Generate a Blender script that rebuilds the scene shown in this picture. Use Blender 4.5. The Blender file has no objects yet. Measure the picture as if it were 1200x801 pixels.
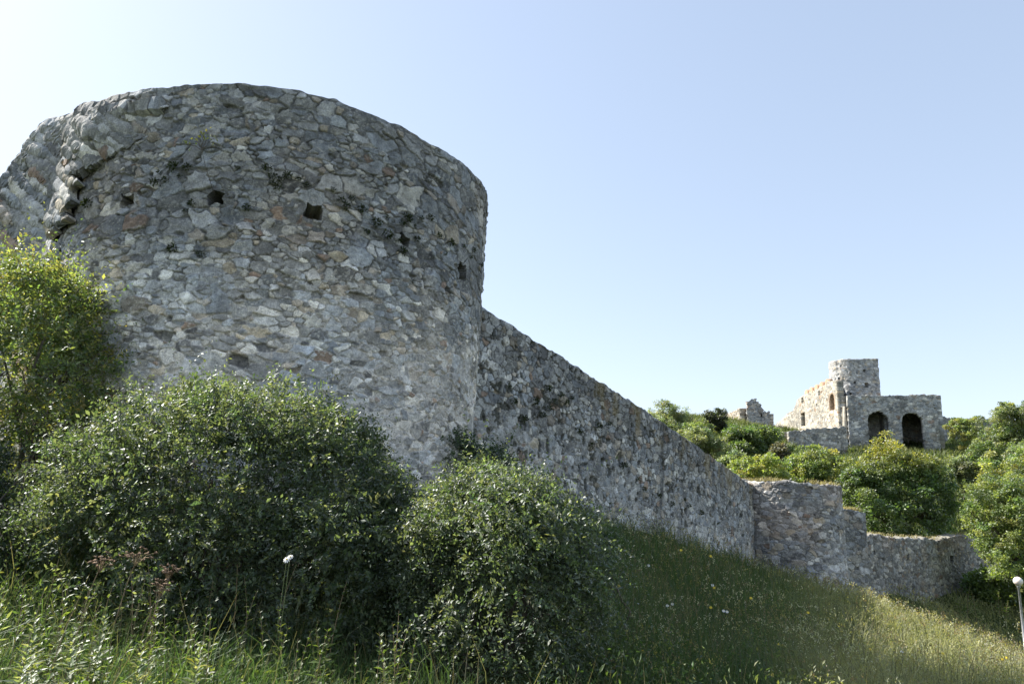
import bpy, math, random
import numpy as np
from math import sin, cos, radians as R
random.seed(7)
rng = np.random.default_rng(7)
scene = bpy.context.scene
COL = scene.collection

# ------------------------------------------------------------------ camera maths (eye at the origin)
PITCH, ROLL, FOC = R(13.5), R(3.5), 800.0
_F = np.array([0, cos(PITCH), sin(PITCH)])
_rt = np.array([1.0, 0, 0]); _up = np.cross(_rt, _F)
_RT = _rt*cos(ROLL) + _up*sin(ROLL); _UP = -_rt*sin(ROLL) + _up*cos(ROLL)

def ray(px, py):
    return _F + (px-600)/FOC*_RT - (py-400.5)/FOC*_UP

def P(px, py, Y):                       # the point at world depth Y seen in that direction
    d = ray(px, py); return d*(Y/d[1])

def proj(V):
    d = V@_F
    return np.stack([600+FOC*(V@_RT)/d, 400.5-FOC*(V@_UP)/d], -1)

# ------------------------------------------------------------------ noise
def hsh(i, j, k=0, s=0):
    i = np.asarray(i).astype(np.int64); j = np.asarray(j).astype(np.int64); k = np.asarray(k).astype(np.int64)
    h = (i*374761393 + j*668265263 + k*2147483647 + s*1274126177) & 0xFFFFFFFF
    h = ((h ^ (h >> 13))*1274126177) & 0xFFFFFFFF
    h = ((h ^ (h >> 16))*2246822519) & 0xFFFFFFFF
    h = h ^ (h >> 15)
    return (h & 0xFFFFFF)/float(0x1000000)

def vn(x, y, z=None, s=0):
    x = np.asarray(x, float); y = np.asarray(y, float)
    z = np.zeros_like(x) if z is None else np.asarray(z, float)
    xi, yi, zi = np.floor(x), np.floor(y), np.floor(z)
    fx, fy, fz = x-xi, y-yi, z-zi
    fx, fy, fz = fx*fx*(3-2*fx), fy*fy*(3-2*fy), fz*fz*(3-2*fz)
    o = 0
    for a in (0, 1):
        for b in (0, 1):
            for c in (0, 1):
                o = o + hsh(xi+a, yi+b, zi+c, s)*(fx if a else 1-fx)*(fy if b else 1-fy)*(fz if c else 1-fz)
    return o*2-1

def fbm(x, y, z=None, s=0, o=4):
    t, a, f = 0, .5, 1.0
    for k in range(o):
        t = t + a*vn(np.asarray(x)*f, np.asarray(y)*f, None if z is None else np.asarray(z)*f, s+k*17)
        a *= .5; f *= 2.03
    return t

def sst(a, b, x):
    t = np.clip((np.asarray(x, float)-a)/(b-a), 0, 1); return t*t*(3-2*t)

# ------------------------------------------------------------------ objects
def tag(o, label=None, cat=None, group=None, kind=None):
    if label: o['label'] = label
    if cat: o['category'] = cat
    if group: o['group'] = group
    if kind: o['kind'] = kind
    return o

def thing(name, loc, label, cat, group=None):
    o = bpy.data.objects.new(name, None); COL.objects.link(o)
    o.location = loc; o.empty_display_size = .2
    return tag(o, label, cat, group)

def mesh_np(name, V, Fs, mat, parent=None, col=None, smooth=True):
    """V (n,3) world coords; Fs list of int arrays (m,k). col (n,3) albedo."""
    if not isinstance(Fs, (list, tuple)): Fs = [Fs]
    Fs = [np.asarray(f) for f in Fs if len(f)]
    V = np.asarray(V, np.float64)
    if parent is not None:
        V = V - np.array(parent.location)
    me = bpy.data.meshes.new(name)
    me.vertices.add(len(V)); me.vertices.foreach_set('co', V.astype(np.float32).ravel())
    loops = np.concatenate([f.ravel() for f in Fs]).astype(np.int32)
    tot = np.concatenate([np.full(len(f), f.shape[1]) for f in Fs])
    st = np.concatenate([[0], np.cumsum(tot)[:-1]])
    me.loops.add(len(loops)); me.loops.foreach_set('vertex_index', loops)
    me.polygons.add(len(tot)); me.polygons.foreach_set('loop_start', st.astype(np.int32))
    me.polygons.foreach_set('loop_total', tot.astype(np.int32))
    if smooth: me.polygons.foreach_set('use_smooth', np.ones(len(tot), bool))
    me.update(calc_edges=True)
    if col is not None:
        a = me.color_attributes.new('col', 'FLOAT_COLOR', 'POINT')
        c = np.ones((len(V), 4), np.float32); c[:, :3] = col
        a.data.foreach_set('color', c.ravel())
    me.materials.append(mat)
    o = bpy.data.objects.new(name, me); COL.objects.link(o)
    if parent is not None: o.parent = parent
    return o

def grid_faces(nr, nc, closed=False):
    i = np.arange(nr-1)[:, None]; j = np.arange(nc if closed else nc-1)[None, :]
    j2 = (j+1) % nc
    a = i*nc+j; b = i*nc+j2; c = (i+1)*nc+j2; d = (i+1)*nc+j
    return np.stack([np.broadcast_to(q, a.shape) for q in (a, b, c, d)], -1).reshape(-1, 4)

def tube(pts, rad, n=7):
    pts = np.asarray(pts, float); rad = np.asarray(rad, float)
    T = np.gradient(pts, axis=0); T /= np.linalg.norm(T, axis=1)[:, None]+1e-9
    A = np.where(np.abs(T[:, 2:3]) > .9, np.array([[1., 0, 0]]), np.array([[0, 0, 1.]]))
    U = np.cross(T, A); U /= np.linalg.norm(U, axis=1)[:, None]+1e-9
    W = np.cross(T, U)
    a = np.arange(n)/n*2*np.pi
    V = pts[:, None]+rad[:, None, None]*(U[:, None]*np.cos(a)[None, :, None]+W[:, None]*np.sin(a)[None, :, None])
    return V.reshape(-1, 3), grid_faces(len(pts), n, True)

def join(parts):
    Vs, Fd, n = [], {}, 0
    for V, F in parts:
        F = np.asarray(F)
        Vs.append(V); Fd.setdefault(F.shape[1], []).append(F+n); n += len(V)
    return np.concatenate(Vs), [np.concatenate(f) for f in Fd.values()]

# ------------------------------------------------------------------ materials
def mat(name):
    m = bpy.data.materials.new(name); m.use_nodes = True
    nt = m.node_tree; nt.nodes.clear()
    o = nt.nodes.new('ShaderNodeOutputMaterial')
    return m, nt, o

def N(nt, t, **kw):
    n = nt.nodes.new(t)
    for k, v in kw.items():
        if k.startswith('i_'): n.inputs[k[2:].replace('_', ' ')].default_value = v
        else: setattr(n, k, v)
    return n

def ramp(nt, fac, stops):
    r = N(nt, 'ShaderNodeValToRGB')
    e = r.color_ramp.elements
    e[0].position, e[0].color = stops[0][0], (*stops[0][1], 1)
    e[1].position, e[1].color = stops[-1][0], (*stops[-1][1], 1)
    for p, c in stops[1:-1]:
        q = e.new(p); q.color = (*c, 1)
    nt.links.new(fac, r.inputs[0]); return r.outputs[0]

def mulcol(nt, a, b, mode='MULTIPLY', fac=1.0):
    m = N(nt, 'ShaderNodeMix', data_type='RGBA', blend_type=mode)
    m.inputs[0].default_value = fac
    nt.links.new(a, m.inputs[6]); nt.links.new(b, m.inputs[7]); return m.outputs[2]

def stone_attr_mat(name, s1=18., s2=70., bump=.45, bdist=.02):
    m, nt, o = mat(name)
    b = N(nt, 'ShaderNodeBsdfPrincipled', i_Roughness=.92); b.inputs['Specular IOR Level'].default_value = .25
    at = N(nt, 'ShaderNodeAttribute', attribute_name='col')
    tc = N(nt, 'ShaderNodeTexCoord')
    n1 = N(nt, 'ShaderNodeTexNoise', i_Scale=s1, i_Detail=6., i_Roughness=.65)
    n2 = N(nt, 'ShaderNodeTexNoise', i_Scale=s2, i_Detail=4., i_Roughness=.7)
    for n in (n1, n2): nt.links.new(tc.outputs['Object'], n.inputs['Vector'])
    c1 = ramp(nt, n1.outputs[0], [(.25, (.62, .62, .64)), (.5, (1, 1, 1)), (.75, (1.35, 1.33, 1.28))])
    c2 = ramp(nt, n2.outputs[0], [(.34, (.55, .55, .56)), (.5, (1, 1, 1)), (.66, (1.5, 1.49, 1.46))])
    nt.links.new(mulcol(nt, mulcol(nt, at.outputs['Color'], c1), c2), b.inputs['Base Color'])
    ad = N(nt, 'ShaderNodeMath', operation='ADD'); nt.links.new(n1.outputs[0], ad.inputs[0]); nt.links.new(n2.outputs[0], ad.inputs[1])
    bp = N(nt, 'ShaderNodeBump', i_Strength=bump, i_Distance=bdist); nt.links.new(ad.outputs[0], bp.inputs['Height'])
    nt.links.new(bp.outputs[0], b.inputs['Normal'])
    nt.links.new(b.outputs[0], o.inputs[0]); return m

def leaf_mat(name, trans=.38, gloss=.05, rough=.42, tint=(1.25, 1.2, .45)):
    m, nt, o = mat(name)
    at = N(nt, 'ShaderNodeAttribute', attribute_name='col')
    d = N(nt, 'ShaderNodeBsdfDiffuse'); t = N(nt, 'ShaderNodeBsdfTranslucent'); g = N(nt, 'ShaderNodeBsdfGlossy', i_Roughness=rough)
    nt.links.new(at.outputs['Color'], d.inputs['Color'])
    tn = N(nt, 'ShaderNodeRGB'); tn.outputs[0].default_value = (*[c*2.35 for c in tint], 1)
    nt.links.new(mulcol(nt, at.outputs['Color'], tn.outputs[0]), t.inputs['Color'])
    g.inputs['Color'].default_value = (.9, .93, .95, 1)
    m1 = N(nt, 'ShaderNodeMixShader'); m1.inputs[0].default_value = trans
    nt.links.new(d.outputs[0], m1.inputs[1]); nt.links.new(t.outputs[0], m1.inputs[2])
    m2 = N(nt, 'ShaderNodeMixShader')
    fr = N(nt, 'ShaderNodeLayerWeight', i_Blend=.5); pw = N(nt, 'ShaderNodeMath', operation='POWER'); pw.inputs[1].default_value = 2.2
    ml = N(nt, 'ShaderNodeMath', operation='MULTIPLY_ADD'); ml.inputs[1].default_value = gloss*4.5; ml.inputs[2].default_value = gloss*.3
    nt.links.new(fr.outputs['Facing'], pw.inputs[0]); nt.links.new(pw.outputs[0], ml.inputs[0]); nt.links.new(ml.outputs[0], m2.inputs[0])
    nt.links.new(m1.outputs[0], m2.inputs[1]); nt.links.new(g.outputs[0], m2.inputs[2])
    nt.links.new(m2.outputs[0], o.inputs[0]); return m

def plain_mat(name, c, rough=.7, metal=0., nscale=12., var=.25):
    m, nt, o = mat(name)
    b = N(nt, 'ShaderNodeBsdfPrincipled', i_Roughness=rough, i_Metallic=metal)
    tc = N(nt, 'ShaderNodeTexCoord'); n = N(nt, 'ShaderNodeTexNoise', i_Scale=nscale, i_Detail=5.)
    nt.links.new(tc.outputs['Object'], n.inputs['Vector'])
    nt.links.new(ramp(nt, n.outputs[0], [(.3, tuple(x*(1-var) for x in c)), (.7, tuple(min(1, x*(1+var)) for x in c))]), b.inputs['Base Color'])
    nt.links.new(b.outputs[0], o.inputs[0]); return m

M_STONE = stone_attr_mat('rubble_stone')
M_STONE_FAR = stone_attr_mat('rubble_stone_far', 5., 20., .4, .06)
M_LEAF = leaf_mat('shrub_leaf', .48, .075, .6, (1.2, 1.15, .6))
M_LEAF_FAR = leaf_mat('tree_leaf', .46, .07, .5, (1.2, 1.15, .6))
M_HERB = leaf_mat('herb_leaf', .38, .04, .5)
M_GRASS = leaf_mat('grass_blade', .30, .03, .55, (1.1, 1.1, .6))
M_WOOD = plain_mat('bark', (.09, .075, .058), .9)
M_TWIG = plain_mat('dry_stalk', (.30, .22, .13), .85)
M_MOSS = leaf_mat('moss', .15, .02, .6)

# ------------------------------------------------------------------ masonry pattern
def stones(u, v, a, b, seed, p=3.0, warp=.15):
    """irregular rubble: returns edge distance (0 in the joint), per-stone randoms, local offsets."""
    wu = u/a + warp*fbm(u/a*1.3, v/b*1.3, None, seed+5, 3)*1.6
    wv = v/b + warp*fbm(u/a*1.3+31, v/b*1.3+17, None, seed+9, 3)*1.6
    ci, cj = np.floor(wu), np.floor(wv)
    F1 = np.full(u.shape, 9.); F2 = np.full(u.shape, 9.)
    I = np.zeros(u.shape); J = np.zeros(u.shape); DX = np.zeros(u.shape); DY = np.zeros(u.shape)
    for dj in (-2, -1, 0, 1, 2):
        for di in (-2, -1, 0, 1, 2):
            i, j = ci+di, cj+dj
            row = hsh(j, 0, 3, seed)                      # rough courses: rows shift as a whole
            sx = i+.5+.42*(hsh(i, j, 0, seed)-.5)*2*.9+row
            sy = j+.5+.34*(hsh(i, j, 1, seed)-.5)*2
            w = hsh(i, j, 2, seed); w = np.where(w > .84, .70, np.where(w < .3, -.18, (w-.3)*.35))
            asp = .75+.6*hsh(i, j, 4, seed)
            dx, dy = (wu-sx)*asp, (wv-sy)/asp**.4
            d = (np.abs(dx)**p+np.abs(dy)**p)**(1/p)-w
            n1 = d < F1
            F2 = np.where(n1, F1, np.minimum(F2, d))
            I = np.where(n1, i, I); J = np.where(n1, j, J)
            DX = np.where(n1, dx, DX); DY = np.where(n1, dy, DY)
            F1 = np.where(n1, d, F1)
    e = F2-F1
    r = [hsh(I, J, 7+k, seed) for k in range(6)]
    return e, r, DX, DY

PAL = np.array([(.235, .250, .268), (.285, .288, .285), (.205, .208, .208), (.315, .280, .225), (.225, .170, .135),
                (.43, .42, .395), (.30, .27, .235), (.17, .172, .175), (.36, .365, .37)])
PALW = np.cumsum([.24, .23, .17, .045, .018, .115, .055, .07, .09])

def masonry_field(u, v, a, b, seed, mort=(.165, .168, .166), white=None, rough=1.0, mw=.12):
    """returns displacement (m) and albedo for the points (u,v); white: 0..1 amount of pale lime smear"""
    e, r, dx, dy = stones(u, v, a, b, seed)
    e = e + .15*fbm(u*15, v*15, None, seed+31, 3)+.09*fbm(u*4.5, v*5, None, seed+33, 2)
    s = sst(.03, .03+mw, e)
    idx = np.searchsorted(PALW/PALW[-1], np.clip(r[0], 0, .9999))
    c = PAL[idx]*(.60+.82*r[1])[..., None]
    face = fbm(u*7+r[2]*50, v*9, None, seed+41, 4)
    c = c*(1+.6*face)[..., None]
    chip = sst(.17, .33, fbm(u*22, v*26, None, seed+44, 3))*(.25+.75*(r[5] > .45))
    c = c*(1-.42*chip[..., None])+np.array((.50, .49, .46))*.42*chip[..., None]
    gap = sst(.05, -.06, e)*sst(-.05, .2, fbm(u*2.1, v*2.6, None, seed+45, 3)+.12)
    m = np.broadcast_to(np.array(mort), c.shape)*(1+.45*fbm(u*9, v*9, None, seed+43, 4))[..., None]
    if white is not None:
        wm = np.clip(white, 0, 1)
        pal = np.array((.47, .455, .43))*(1+.35*fbm(u*12, v*12, None, seed+47, 3))[..., None]
        m = m*(1-wm[..., None])+pal*wm[..., None]
        sm = sst(.02, .28, fbm(u*3.1, v*3.6, None, seed+53, 5)+wm*.42-.30)*wm     # lime smeared over some stone faces
        s = s*(1-.5*sm)
    al = (m*(1-s[..., None])+c*s[..., None])*(1-.38*gap[..., None])*np.array((1.08, 1.08, 1.08))
    h = s*(.008+.036*r[3]**1.5)*rough-.026*gap*rough
    h = h+s*((r[4]-.5)*dx*.045+(r[5]-.5)*dy*.055)*rough
    h = h+.014*rough*face*s+.010*fbm(u*16, v*16, None, seed+61, 3)*rough
    hole = (r[2] > .965)&(r[1] < .5)                     # a few lost stones
    h = np.where(hole, h-.07*s*rough, h)
    al = np.where(hole[..., None], al*.8, al)
    return h, al

def masonry_wall(name, xy, nrm, zt, zb, nv, thick, a, b, seed, material, parent, closed=False, u=None,
                 field=None, dispfn=None, cut=None, top_amp=.05, niches=None, batter=0.0):
    """one wall: displaced outer face, rough top, inner face. xy, nrm (n,2); zt, zb (n,)"""
    xy = np.asarray(xy, float); nrm = np.asarray(nrm, float); n = len(xy)
    if u is None:
        u = np.concatenate([[0], np.cumsum(np.linalg.norm(np.diff(xy, axis=0), axis=1))])
    zt = zt + top_amp*1.2*vn(u/.33, u*0, None, seed+3) + top_amp*.7*vn(u/.12, u*0, None, seed+4)
    t = np.linspace(0, 1, nv)[:, None]
    Z = zb[None]+(zt-zb)[None]*t
    U = np.broadcast_to(u[None], Z.shape)
    h, al = (field or masonry_field)(U, Z, a, b, seed)
    if dispfn is not None: h = h+dispfn(U, Z)
    fade = 1-.8*sst(.985, 1., np.broadcast_to(t, Z.shape))
    h = h*fade
    off = h+batter*(zt[None]-Z)
    X = xy[None, :, 0]+nrm[None, :, 0]*off; Y = xy[None, :, 1]+nrm[None, :, 1]*off
    rows = [np.stack([X, Y, Z], -1)]; cols = [al]
    top = [.12, .3, .6, .85, 1.0]
    for k, f in enumerate(top):
        q = np.stack([xy[:, 0]-nrm[:, 0]*thick*f, xy[:, 1]-nrm[:, 1]*thick*f,
                      zt+top_amp*1.6*vn(u/.25, u*0+f*7, None, seed+70)-(.02 if f < 1 else .06)], -1)
        rows.append(q[None]); cols.append(al[-1:]*.0+np.array((.24, .23, .20)))
    for f in (.6, .0):
        rows.append(np.stack([xy[:, 0]-nrm[:, 0]*thick, xy[:, 1]-nrm[:, 1]*thick, zb+(zt-zb)*f], -1)[None])
        cols.append(al[-1:]*.0+np.array((.24, .24, .23)))
    V = np.concatenate(rows).reshape(-1, 3); C = np.concatenate(cols).reshape(-1, 3)
    nr = len(V)//n
    Fq = grid_faces(nr, n, closed)
    Fs = [Fq]
    if cut is not None:
        keepv = ~cut(V); k = keepv[Fq].all(1); Fs = [Fq[k]]
    elif not closed:
        for j in (0, n-1):                      # end caps
            f = np.arange(nv)[:, None]*n+j
            lo = (nr-1)*n+j; up = (nr-3)*n+j
            mid = [(nv+q)*n+j for q in range(len(top))]
            ring = np.concatenate([f[:, 0], mid, [(nr-2)*n+j, lo]])
            Fs.append(ring[None] if j else ring[::-1][None])
    if niches is not None:                      # recess faces become parts of their own
        inn = niches(U, Z)
        nm = np.zeros(len(V), int); nm[:inn.size] = inn.ravel()
        lab = nm[Fs[0]].max(1)
        pieces = [(k, Fs[0][lab == k]) for k in range(1, nm.max()+1)]
        Fs[0] = Fs[0][lab == 0]
    o = mesh_np(name, V, Fs, material, parent, C)
    if niches is not None:
        for k, f in pieces:
            if len(f) == 0: continue
            ids, inv = np.unique(f, return_inverse=True)
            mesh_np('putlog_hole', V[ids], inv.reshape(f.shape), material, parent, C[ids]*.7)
    return o

# ------------------------------------------------------------------ key plan geometry
TC = np.array([-5.302, 15.248]); TR = 4.5; TH = 6.958           # round tower
A0 = np.array([-1.15, 15.3]); B0 = np.array([11.55, 32.6])       # curtain wall line
BC = np.array([14.0, 34.6]); BR = 2.55                            # bastion

def cw_at(t): return A0+(B0-A0)*np.asarray(t)[..., None]
def on_line(px, py, a, b):
    """where a sight line meets the upright plane through a and b: (t, z)"""
    d = ray(px, py); e = b-a
    M = np.array([[d[0], -e[0]], [d[1], -e[1]]]); s, t = np.linalg.solve(M, a)
    return t, s*d[2]

# ------------------------------------------------------------------ terrain
ctl = []
def C3(x, y, z): ctl.append((x, y, z))
def Cp(px, py, Y): ctl.append(tuple(P(px, py, Y)))
C3(0, 0, -1.65); C3(-4, 0, -1.6); C3(5, 0, -2.0); C3(0, -8, -1.9); C3(-10, -8, -1.7); C3(12, -8, -3.2); C3(14, 4, -3.6)
C3(-2, 4, -1.6); C3(2, 4, -1.75)
C3(-4.2, 5.6, -1.62); C3(-2, 6, -1.62); C3(0, 6.5, -1.72); C3(-7, 6.5, -1.35)
C3(-4, 8.5, -1.2); C3(-.5, 8.5, -1.35); C3(-8, 9, -.8); C3(-14, 9, -.6); C3(-22, 12, -.4)
C3(-5, 10.6, -.35); C3(-1.5, 11.5, -.5); C3(-8.5, 11.5, -.2); C3(-.6, 14.6, .15); C3(-12, 14, 0)
def Cl(px, py, Y): q = P(px, py, Y); ctl.append((q[0], q[1], q[2]-.22))
for q in ((620, 575, 16.5), (690, 606, 19.0), (750, 622, 21.6), (820, 643, 25.5), (890, 666, 31.), (940, 680, 32.6), (985, 692, 33.6)): Cl(*q)
for q in ((700, 801, 7.0), (700, 700, 11.5), (850, 801, 8.2), (850, 730, 14.), (1000, 801, 9.5), (1000, 750, 16.), (1005, 700, 28.),
          (1200, 801, 12.5), (1100, 794, 13.5), (1060, 722, 27.), (1100, 736, 26.), (1150, 756, 25.), (1200, 777, 23.)): Cl(*q)
C3(20, 22, -5.2); C3(26, 14, -6.0); C3(30, 24, -6.8); C3(45, 15, -8.)
for q in ((1020, 702, 37.), (1080, 706, 42.), (1150, 704, 48.), (1110, 722, 38.), (1170, 715, 42.), (1200, 718, 45.)): Cp(*q)
C3(26.8, 36, -6.4); C3(36, 40, -7.2); C3(45, 48, -6.6)
# behind the curtain wall and up the castle hill
C3(-3, 22, 1.2); C3(4, 27, .6); C3(-10, 30, 2.5); C3(2, 40, 1.8); C3(11, 44, .6); C3(20, 44, -1.2); C3(30, 55, -1.2); C3(42, 60, -2.0)
for q in ((790, 530, 62), (860, 545, 58), (930, 560, 60), (1020, 585, 62), (1110, 600, 60), (1120, 560, 76), (1110, 536, 90),
          (1160, 545, 82), (1220, 560, 76), (1040, 534, 92), (950, 532, 92), (870, 502, 96), (800, 492, 96), (1130, 520, 100), (1180, 515, 100)): Cp(*q)
for q in ((760, 496, 84), (700, 500, 90), (600, 510, 90)): Cp(*q)
C3(40, 125, 17.5); C3(70, 125, 14); C3(5, 125, 14); C3(90, 90, 3); C3(85, 60, -7); C3(-30, 70, 6); C3(-30, 110, 9)
ctl = np.array(ctl)
def _k(r2): return np.where(r2 > 1e-9, .5*r2*np.log(r2+1e-12), 0)
_d2 = ((ctl[:, None, :2]-ctl[None, :, :2])**2).sum(-1)
_n = len(ctl)
_A = np.zeros((_n+3, _n+3)); _A[:_n, :_n] = _k(_d2)+np.eye(_n)*.02
_A[:_n, _n] = 1; _A[:_n, _n+1:] = ctl[:, :2]; _A[_n, :_n] = 1; _A[_n+1:, :_n] = ctl[:, :2].T
_w = np.linalg.solve(_A, np.concatenate([ctl[:, 2], [0, 0, 0]]))
def ground(x, y):
    x = np.atleast_1d(np.asarray(x, float)); y = np.atleast_1d(np.asarray(y, float))
    xc = np.clip(x, -34, 92); yc = np.clip(y, -12, 126)
    out = np.empty(x.shape)
    xf, yf, of = xc.ravel(), yc.ravel(), out.ravel()
    for k in range(0, len(xf), 40000):
        s = slice(k, k+40000)
        r2 = (xf[s, None]-ctl[None, :, 0])**2+(yf[s, None]-ctl[None, :, 1])**2
        of[s] = _k(r2)@_w[:_n]+_w[_n]+xf[s]*_w[_n+1]+yf[s]*_w[_n+2]
    z = of.reshape(x.shape)
    far = np.hypot(x-xc, y-yc)
    return z-12*(1-np.exp(-far/60.))
def gz(x, y): return float(ground(x, y)[0])

def build_ground():
    def axis(lo, hi, c, n, k):
        t = np.linspace(-1, 1, n); s = np.sinh(k*t)/np.sinh(k)
        return np.where(s < 0, c+s*(c-lo), c+s*(hi-c))
    xs = axis(-900, 1000, 6, 330, 5.2); ys = axis(-700, 1400, 14, 360, 5.6)
    X, Y = np.meshgrid(xs, ys)
    Z = ground(X, Y)
    Z = Z+.06*fbm(X*.9, Y*.9, None, 3, 4)*sst(2, 5, np.hypot(X, Y))
    V = np.stack([X, Y, Z], -1).reshape(-1, 3)
    m, nt, o = mat('meadow_soil')
    b = N(nt, 'ShaderNodeBsdfPrincipled', i_Roughness=.95); b.inputs['Specular IOR Level'].default_value = .1
    tc = N(nt, 'ShaderNodeTexCoord')
    n1 = N(nt, 'ShaderNodeTexNoise', i_Scale=.35, i_Detail=8., i_Roughness=.65)
    n2 = N(nt, 'ShaderNodeTexNoise', i_Scale=3.5, i_Detail=8., i_Roughness=.7)
    for n in (n1, n2): nt.links.new(tc.outputs['Object'], n.inputs['Vector'])
    c1 = ramp(nt, n1.outputs[0], [(.3, (.035, .055, .018)), (.5, (.07, .085, .03)), (.7, (.12, .115, .05))])
    c2 = ramp(nt, n2.outputs[0], [(.3, (.5, .5, .5)), (.7, (1.4, 1.4, 1.3))])
    nt.links.new(mulcol(nt, c1, c2), b.inputs['Base Color'])
    bp = N(nt, 'ShaderNodeBump', i_Strength=.8, i_Distance=.15); nt.links.new(n2.outputs[0], bp.inputs['Height'])
    nt.links.new(bp.outputs[0], b.inputs['Normal']); nt.links.new(b.outputs[0], o.inputs[0])
    g = mesh_np('ground', V, grid_faces(len(ys), len(xs)), m)
    tag(g, kind='structure')
build_ground()

# ------------------------------------------------------------------ leaves
def unit(v): return v/(np.linalg.norm(v, axis=-1, keepdims=True)+1e-9)

def leaf_mesh(Pt, D, Nm, L, wr=.5, fold=.18, curl=.12):
    """folded pointed leaves: 6 corners, 4 triangles each"""
    D = unit(D); S = unit(np.cross(D, Nm)); Nn = np.cross(S, D)
    L = np.broadcast_to(np.asarray(L, float), (len(Pt),))[:, None]
    w = L*wr*.5
    b = Pt; t = Pt+D*L-Nn*L*curl
    m = Pt+D*L*.45
    l = m+S*w+Nn*w*fold; r = m-S*w+Nn*w*fold
    V = np.stack([b, r, t, l], 1).reshape(-1, 3)
    k = np.arange(len(Pt))[:, None]*4
    F = np.concatenate([k+np.array([[0, 1, 2]]), k+np.array([[0, 2, 3]])])
    return V, F

def pick_col(n, pal, w, r, var=.3):
    pal = np.array(pal); w = np.cumsum(w)/np.sum(w)
    c = pal[np.searchsorted(w, r.random(n)*.9999)]
    return c*(1+var*(r.random((n, 1))*2-1))*(1+.1*(r.random((n, 3))*2-1))

def blob_points(blobs, n, r, lo=.72, hi=1.02, zmin=-.55):
    blobs = [(np.array(c, float), np.array(q, float)) for c, q in blobs]
    ar = np.array([(q[0]*q[1]*q[2])**(2/3) for c, q in blobs]); k = r.choice(len(blobs), n, p=ar/ar.sum())
    d = unit(r.normal(size=(n, 3))); d[:, 2] = np.where(d[:, 2] < zmin, -d[:, 2], d[:, 2])
    rad = lo+(hi-lo)*r.random((n, 1))
    Cn = np.array([c for c, q in blobs])[k]; Q = np.array([q for c, q in blobs])[k]
    lump = 1+.16*vn(d[:, 0]*3+k*9, d[:, 1]*3, d[:, 2]*3)[:, None]
    p = Cn+Q*d*rad*lump
    keep = np.ones(n, bool)                     # drop what lies deep inside another lobe
    for j, (c, q) in enumerate(blobs):
        keep &= (k == j) | ((((p-c)/q)**2).sum(1) > .42)
    return p[keep], unit(d/Q)[keep]

def twig_foliage(blobs, ntwig, per, tl, L, r, droop=.35, upb=.35, wr=.5, sprig=.12, zfloor=None, spread=.7):
    """leafy shoots growing out of the surface of a shrub"""
    p, n = blob_points(blobs, int(ntwig*1.35), r, .50, 1.03)
    g = fbm(p[:, 0]*1.9, p[:, 1]*1.9, p[:, 2]*1.9, 211, 3)+.25*r.random(len(p))      # hollows between the leafy masses
    k = g > -.16; p, n = p[k], n[k]
    p = p+n*(.42*fbm(p[:, 0]*1.3, p[:, 1]*1.3, p[:, 2]*1.3, 213, 3)-.02)[:, None]
    m = len(p)
    d = unit(n*.8+r.normal(size=(m, 3))*spread*.8+np.array([0, 0, upb]))
    ln = tl*(.5+.9*r.random(m)); q_ = r.random(m); ln = np.where(q_ < sprig, ln*1.8, ln); ln = np.where(q_ < sprig*.16, ln*1.7, ln)
    t = (np.arange(per)+.5)/per
    pos = p[:, None]+d[:, None]*(ln[:, None]*t[None])[..., None]
    pos[..., 2] -= droop*(ln[:, None]*t[None]**2)*(.3+.7*(1-np.clip(n[:, 2:3], 0, 1)))
    dd = np.broadcast_to(d[:, None], pos.shape).copy(); dd[..., 2] -= droop*t[None]*1.2
    dd = unit(dd)
    side = unit(np.cross(dd, r.normal(size=(m, 1, 3))+np.zeros_like(dd)))
    sg = np.where(np.arange(per) % 2 == 0, 1, -1)[None, :, None]
    ld = unit(dd*.55+side*sg*.9+r.normal(size=pos.shape)*.25)
    nm = unit(r.normal(size=pos.shape)*.75+np.array([0, 0, .9]))
    LL = (L*(.45+.8*r.random((m, per)))*(.7+.6*r.random((m, 1)))*(1-.35*t[None])).ravel()
    pos = pos.reshape(-1, 3); ld = ld.reshape(-1, 3); nm = nm.reshape(-1, 3)
    k = np.ones(len(pos), bool)
    if zfloor is not None: k = pos[:, 2] > zfloor(pos[:, 0], pos[:, 1])+.02
    V, F = leaf_mesh(pos[k], ld[k], nm[k], LL[k], wr)
    tw = np.repeat(np.arange(m), per)[k]
    return V, F, tw, pos[k]

def clump_foliage(blobs, nclump, cr, per, L, r, wr=.62, upb=.55):
    """leaves gathered in clumps over the lobes of a crown, with gaps between"""
    p, n = blob_points(blobs, nclump, r, .58, 1.16, -.75)
    g = fbm(p[:, 0]*.75, p[:, 1]*.75, p[:, 2]*.75, 221, 3)+.2*r.random(len(p))
    k = g > -.10; p, n = p[k], n[k]
    p = p+r.normal(size=p.shape)*cr*.3+n*(1.5*fbm(p[:, 0]*.55, p[:, 1]*.55, p[:, 2]*.55, 223, 3))[:, None]
    m = len(p)
    crr = cr*(.55+.8*r.random(m))
    d = unit(r.normal(size=(m, per, 3))+n[:, None]*.55+np.array([0, 0, .3]))
    q = p[:, None]+d*(crr[:, None, None])*(.35+.65*r.random((m, per, 1)))*np.array([1.15, 1.15, .75])
    nm = unit(d*.5+r.normal(size=q.shape)*.6+np.array([0, 0, upb]))
    ld = unit(r.normal(size=q.shape)+d*.5-np.array([0, 0, .25]))
    LL = (L*(.6+.8*r.random((m, per)))).ravel()
    V, F = leaf_mesh(q.reshape(-1, 3), ld.reshape(-1, 3), nm.reshape(-1, 3), LL, wr)
    return V, F, np.repeat(np.arange(m), per)

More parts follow.
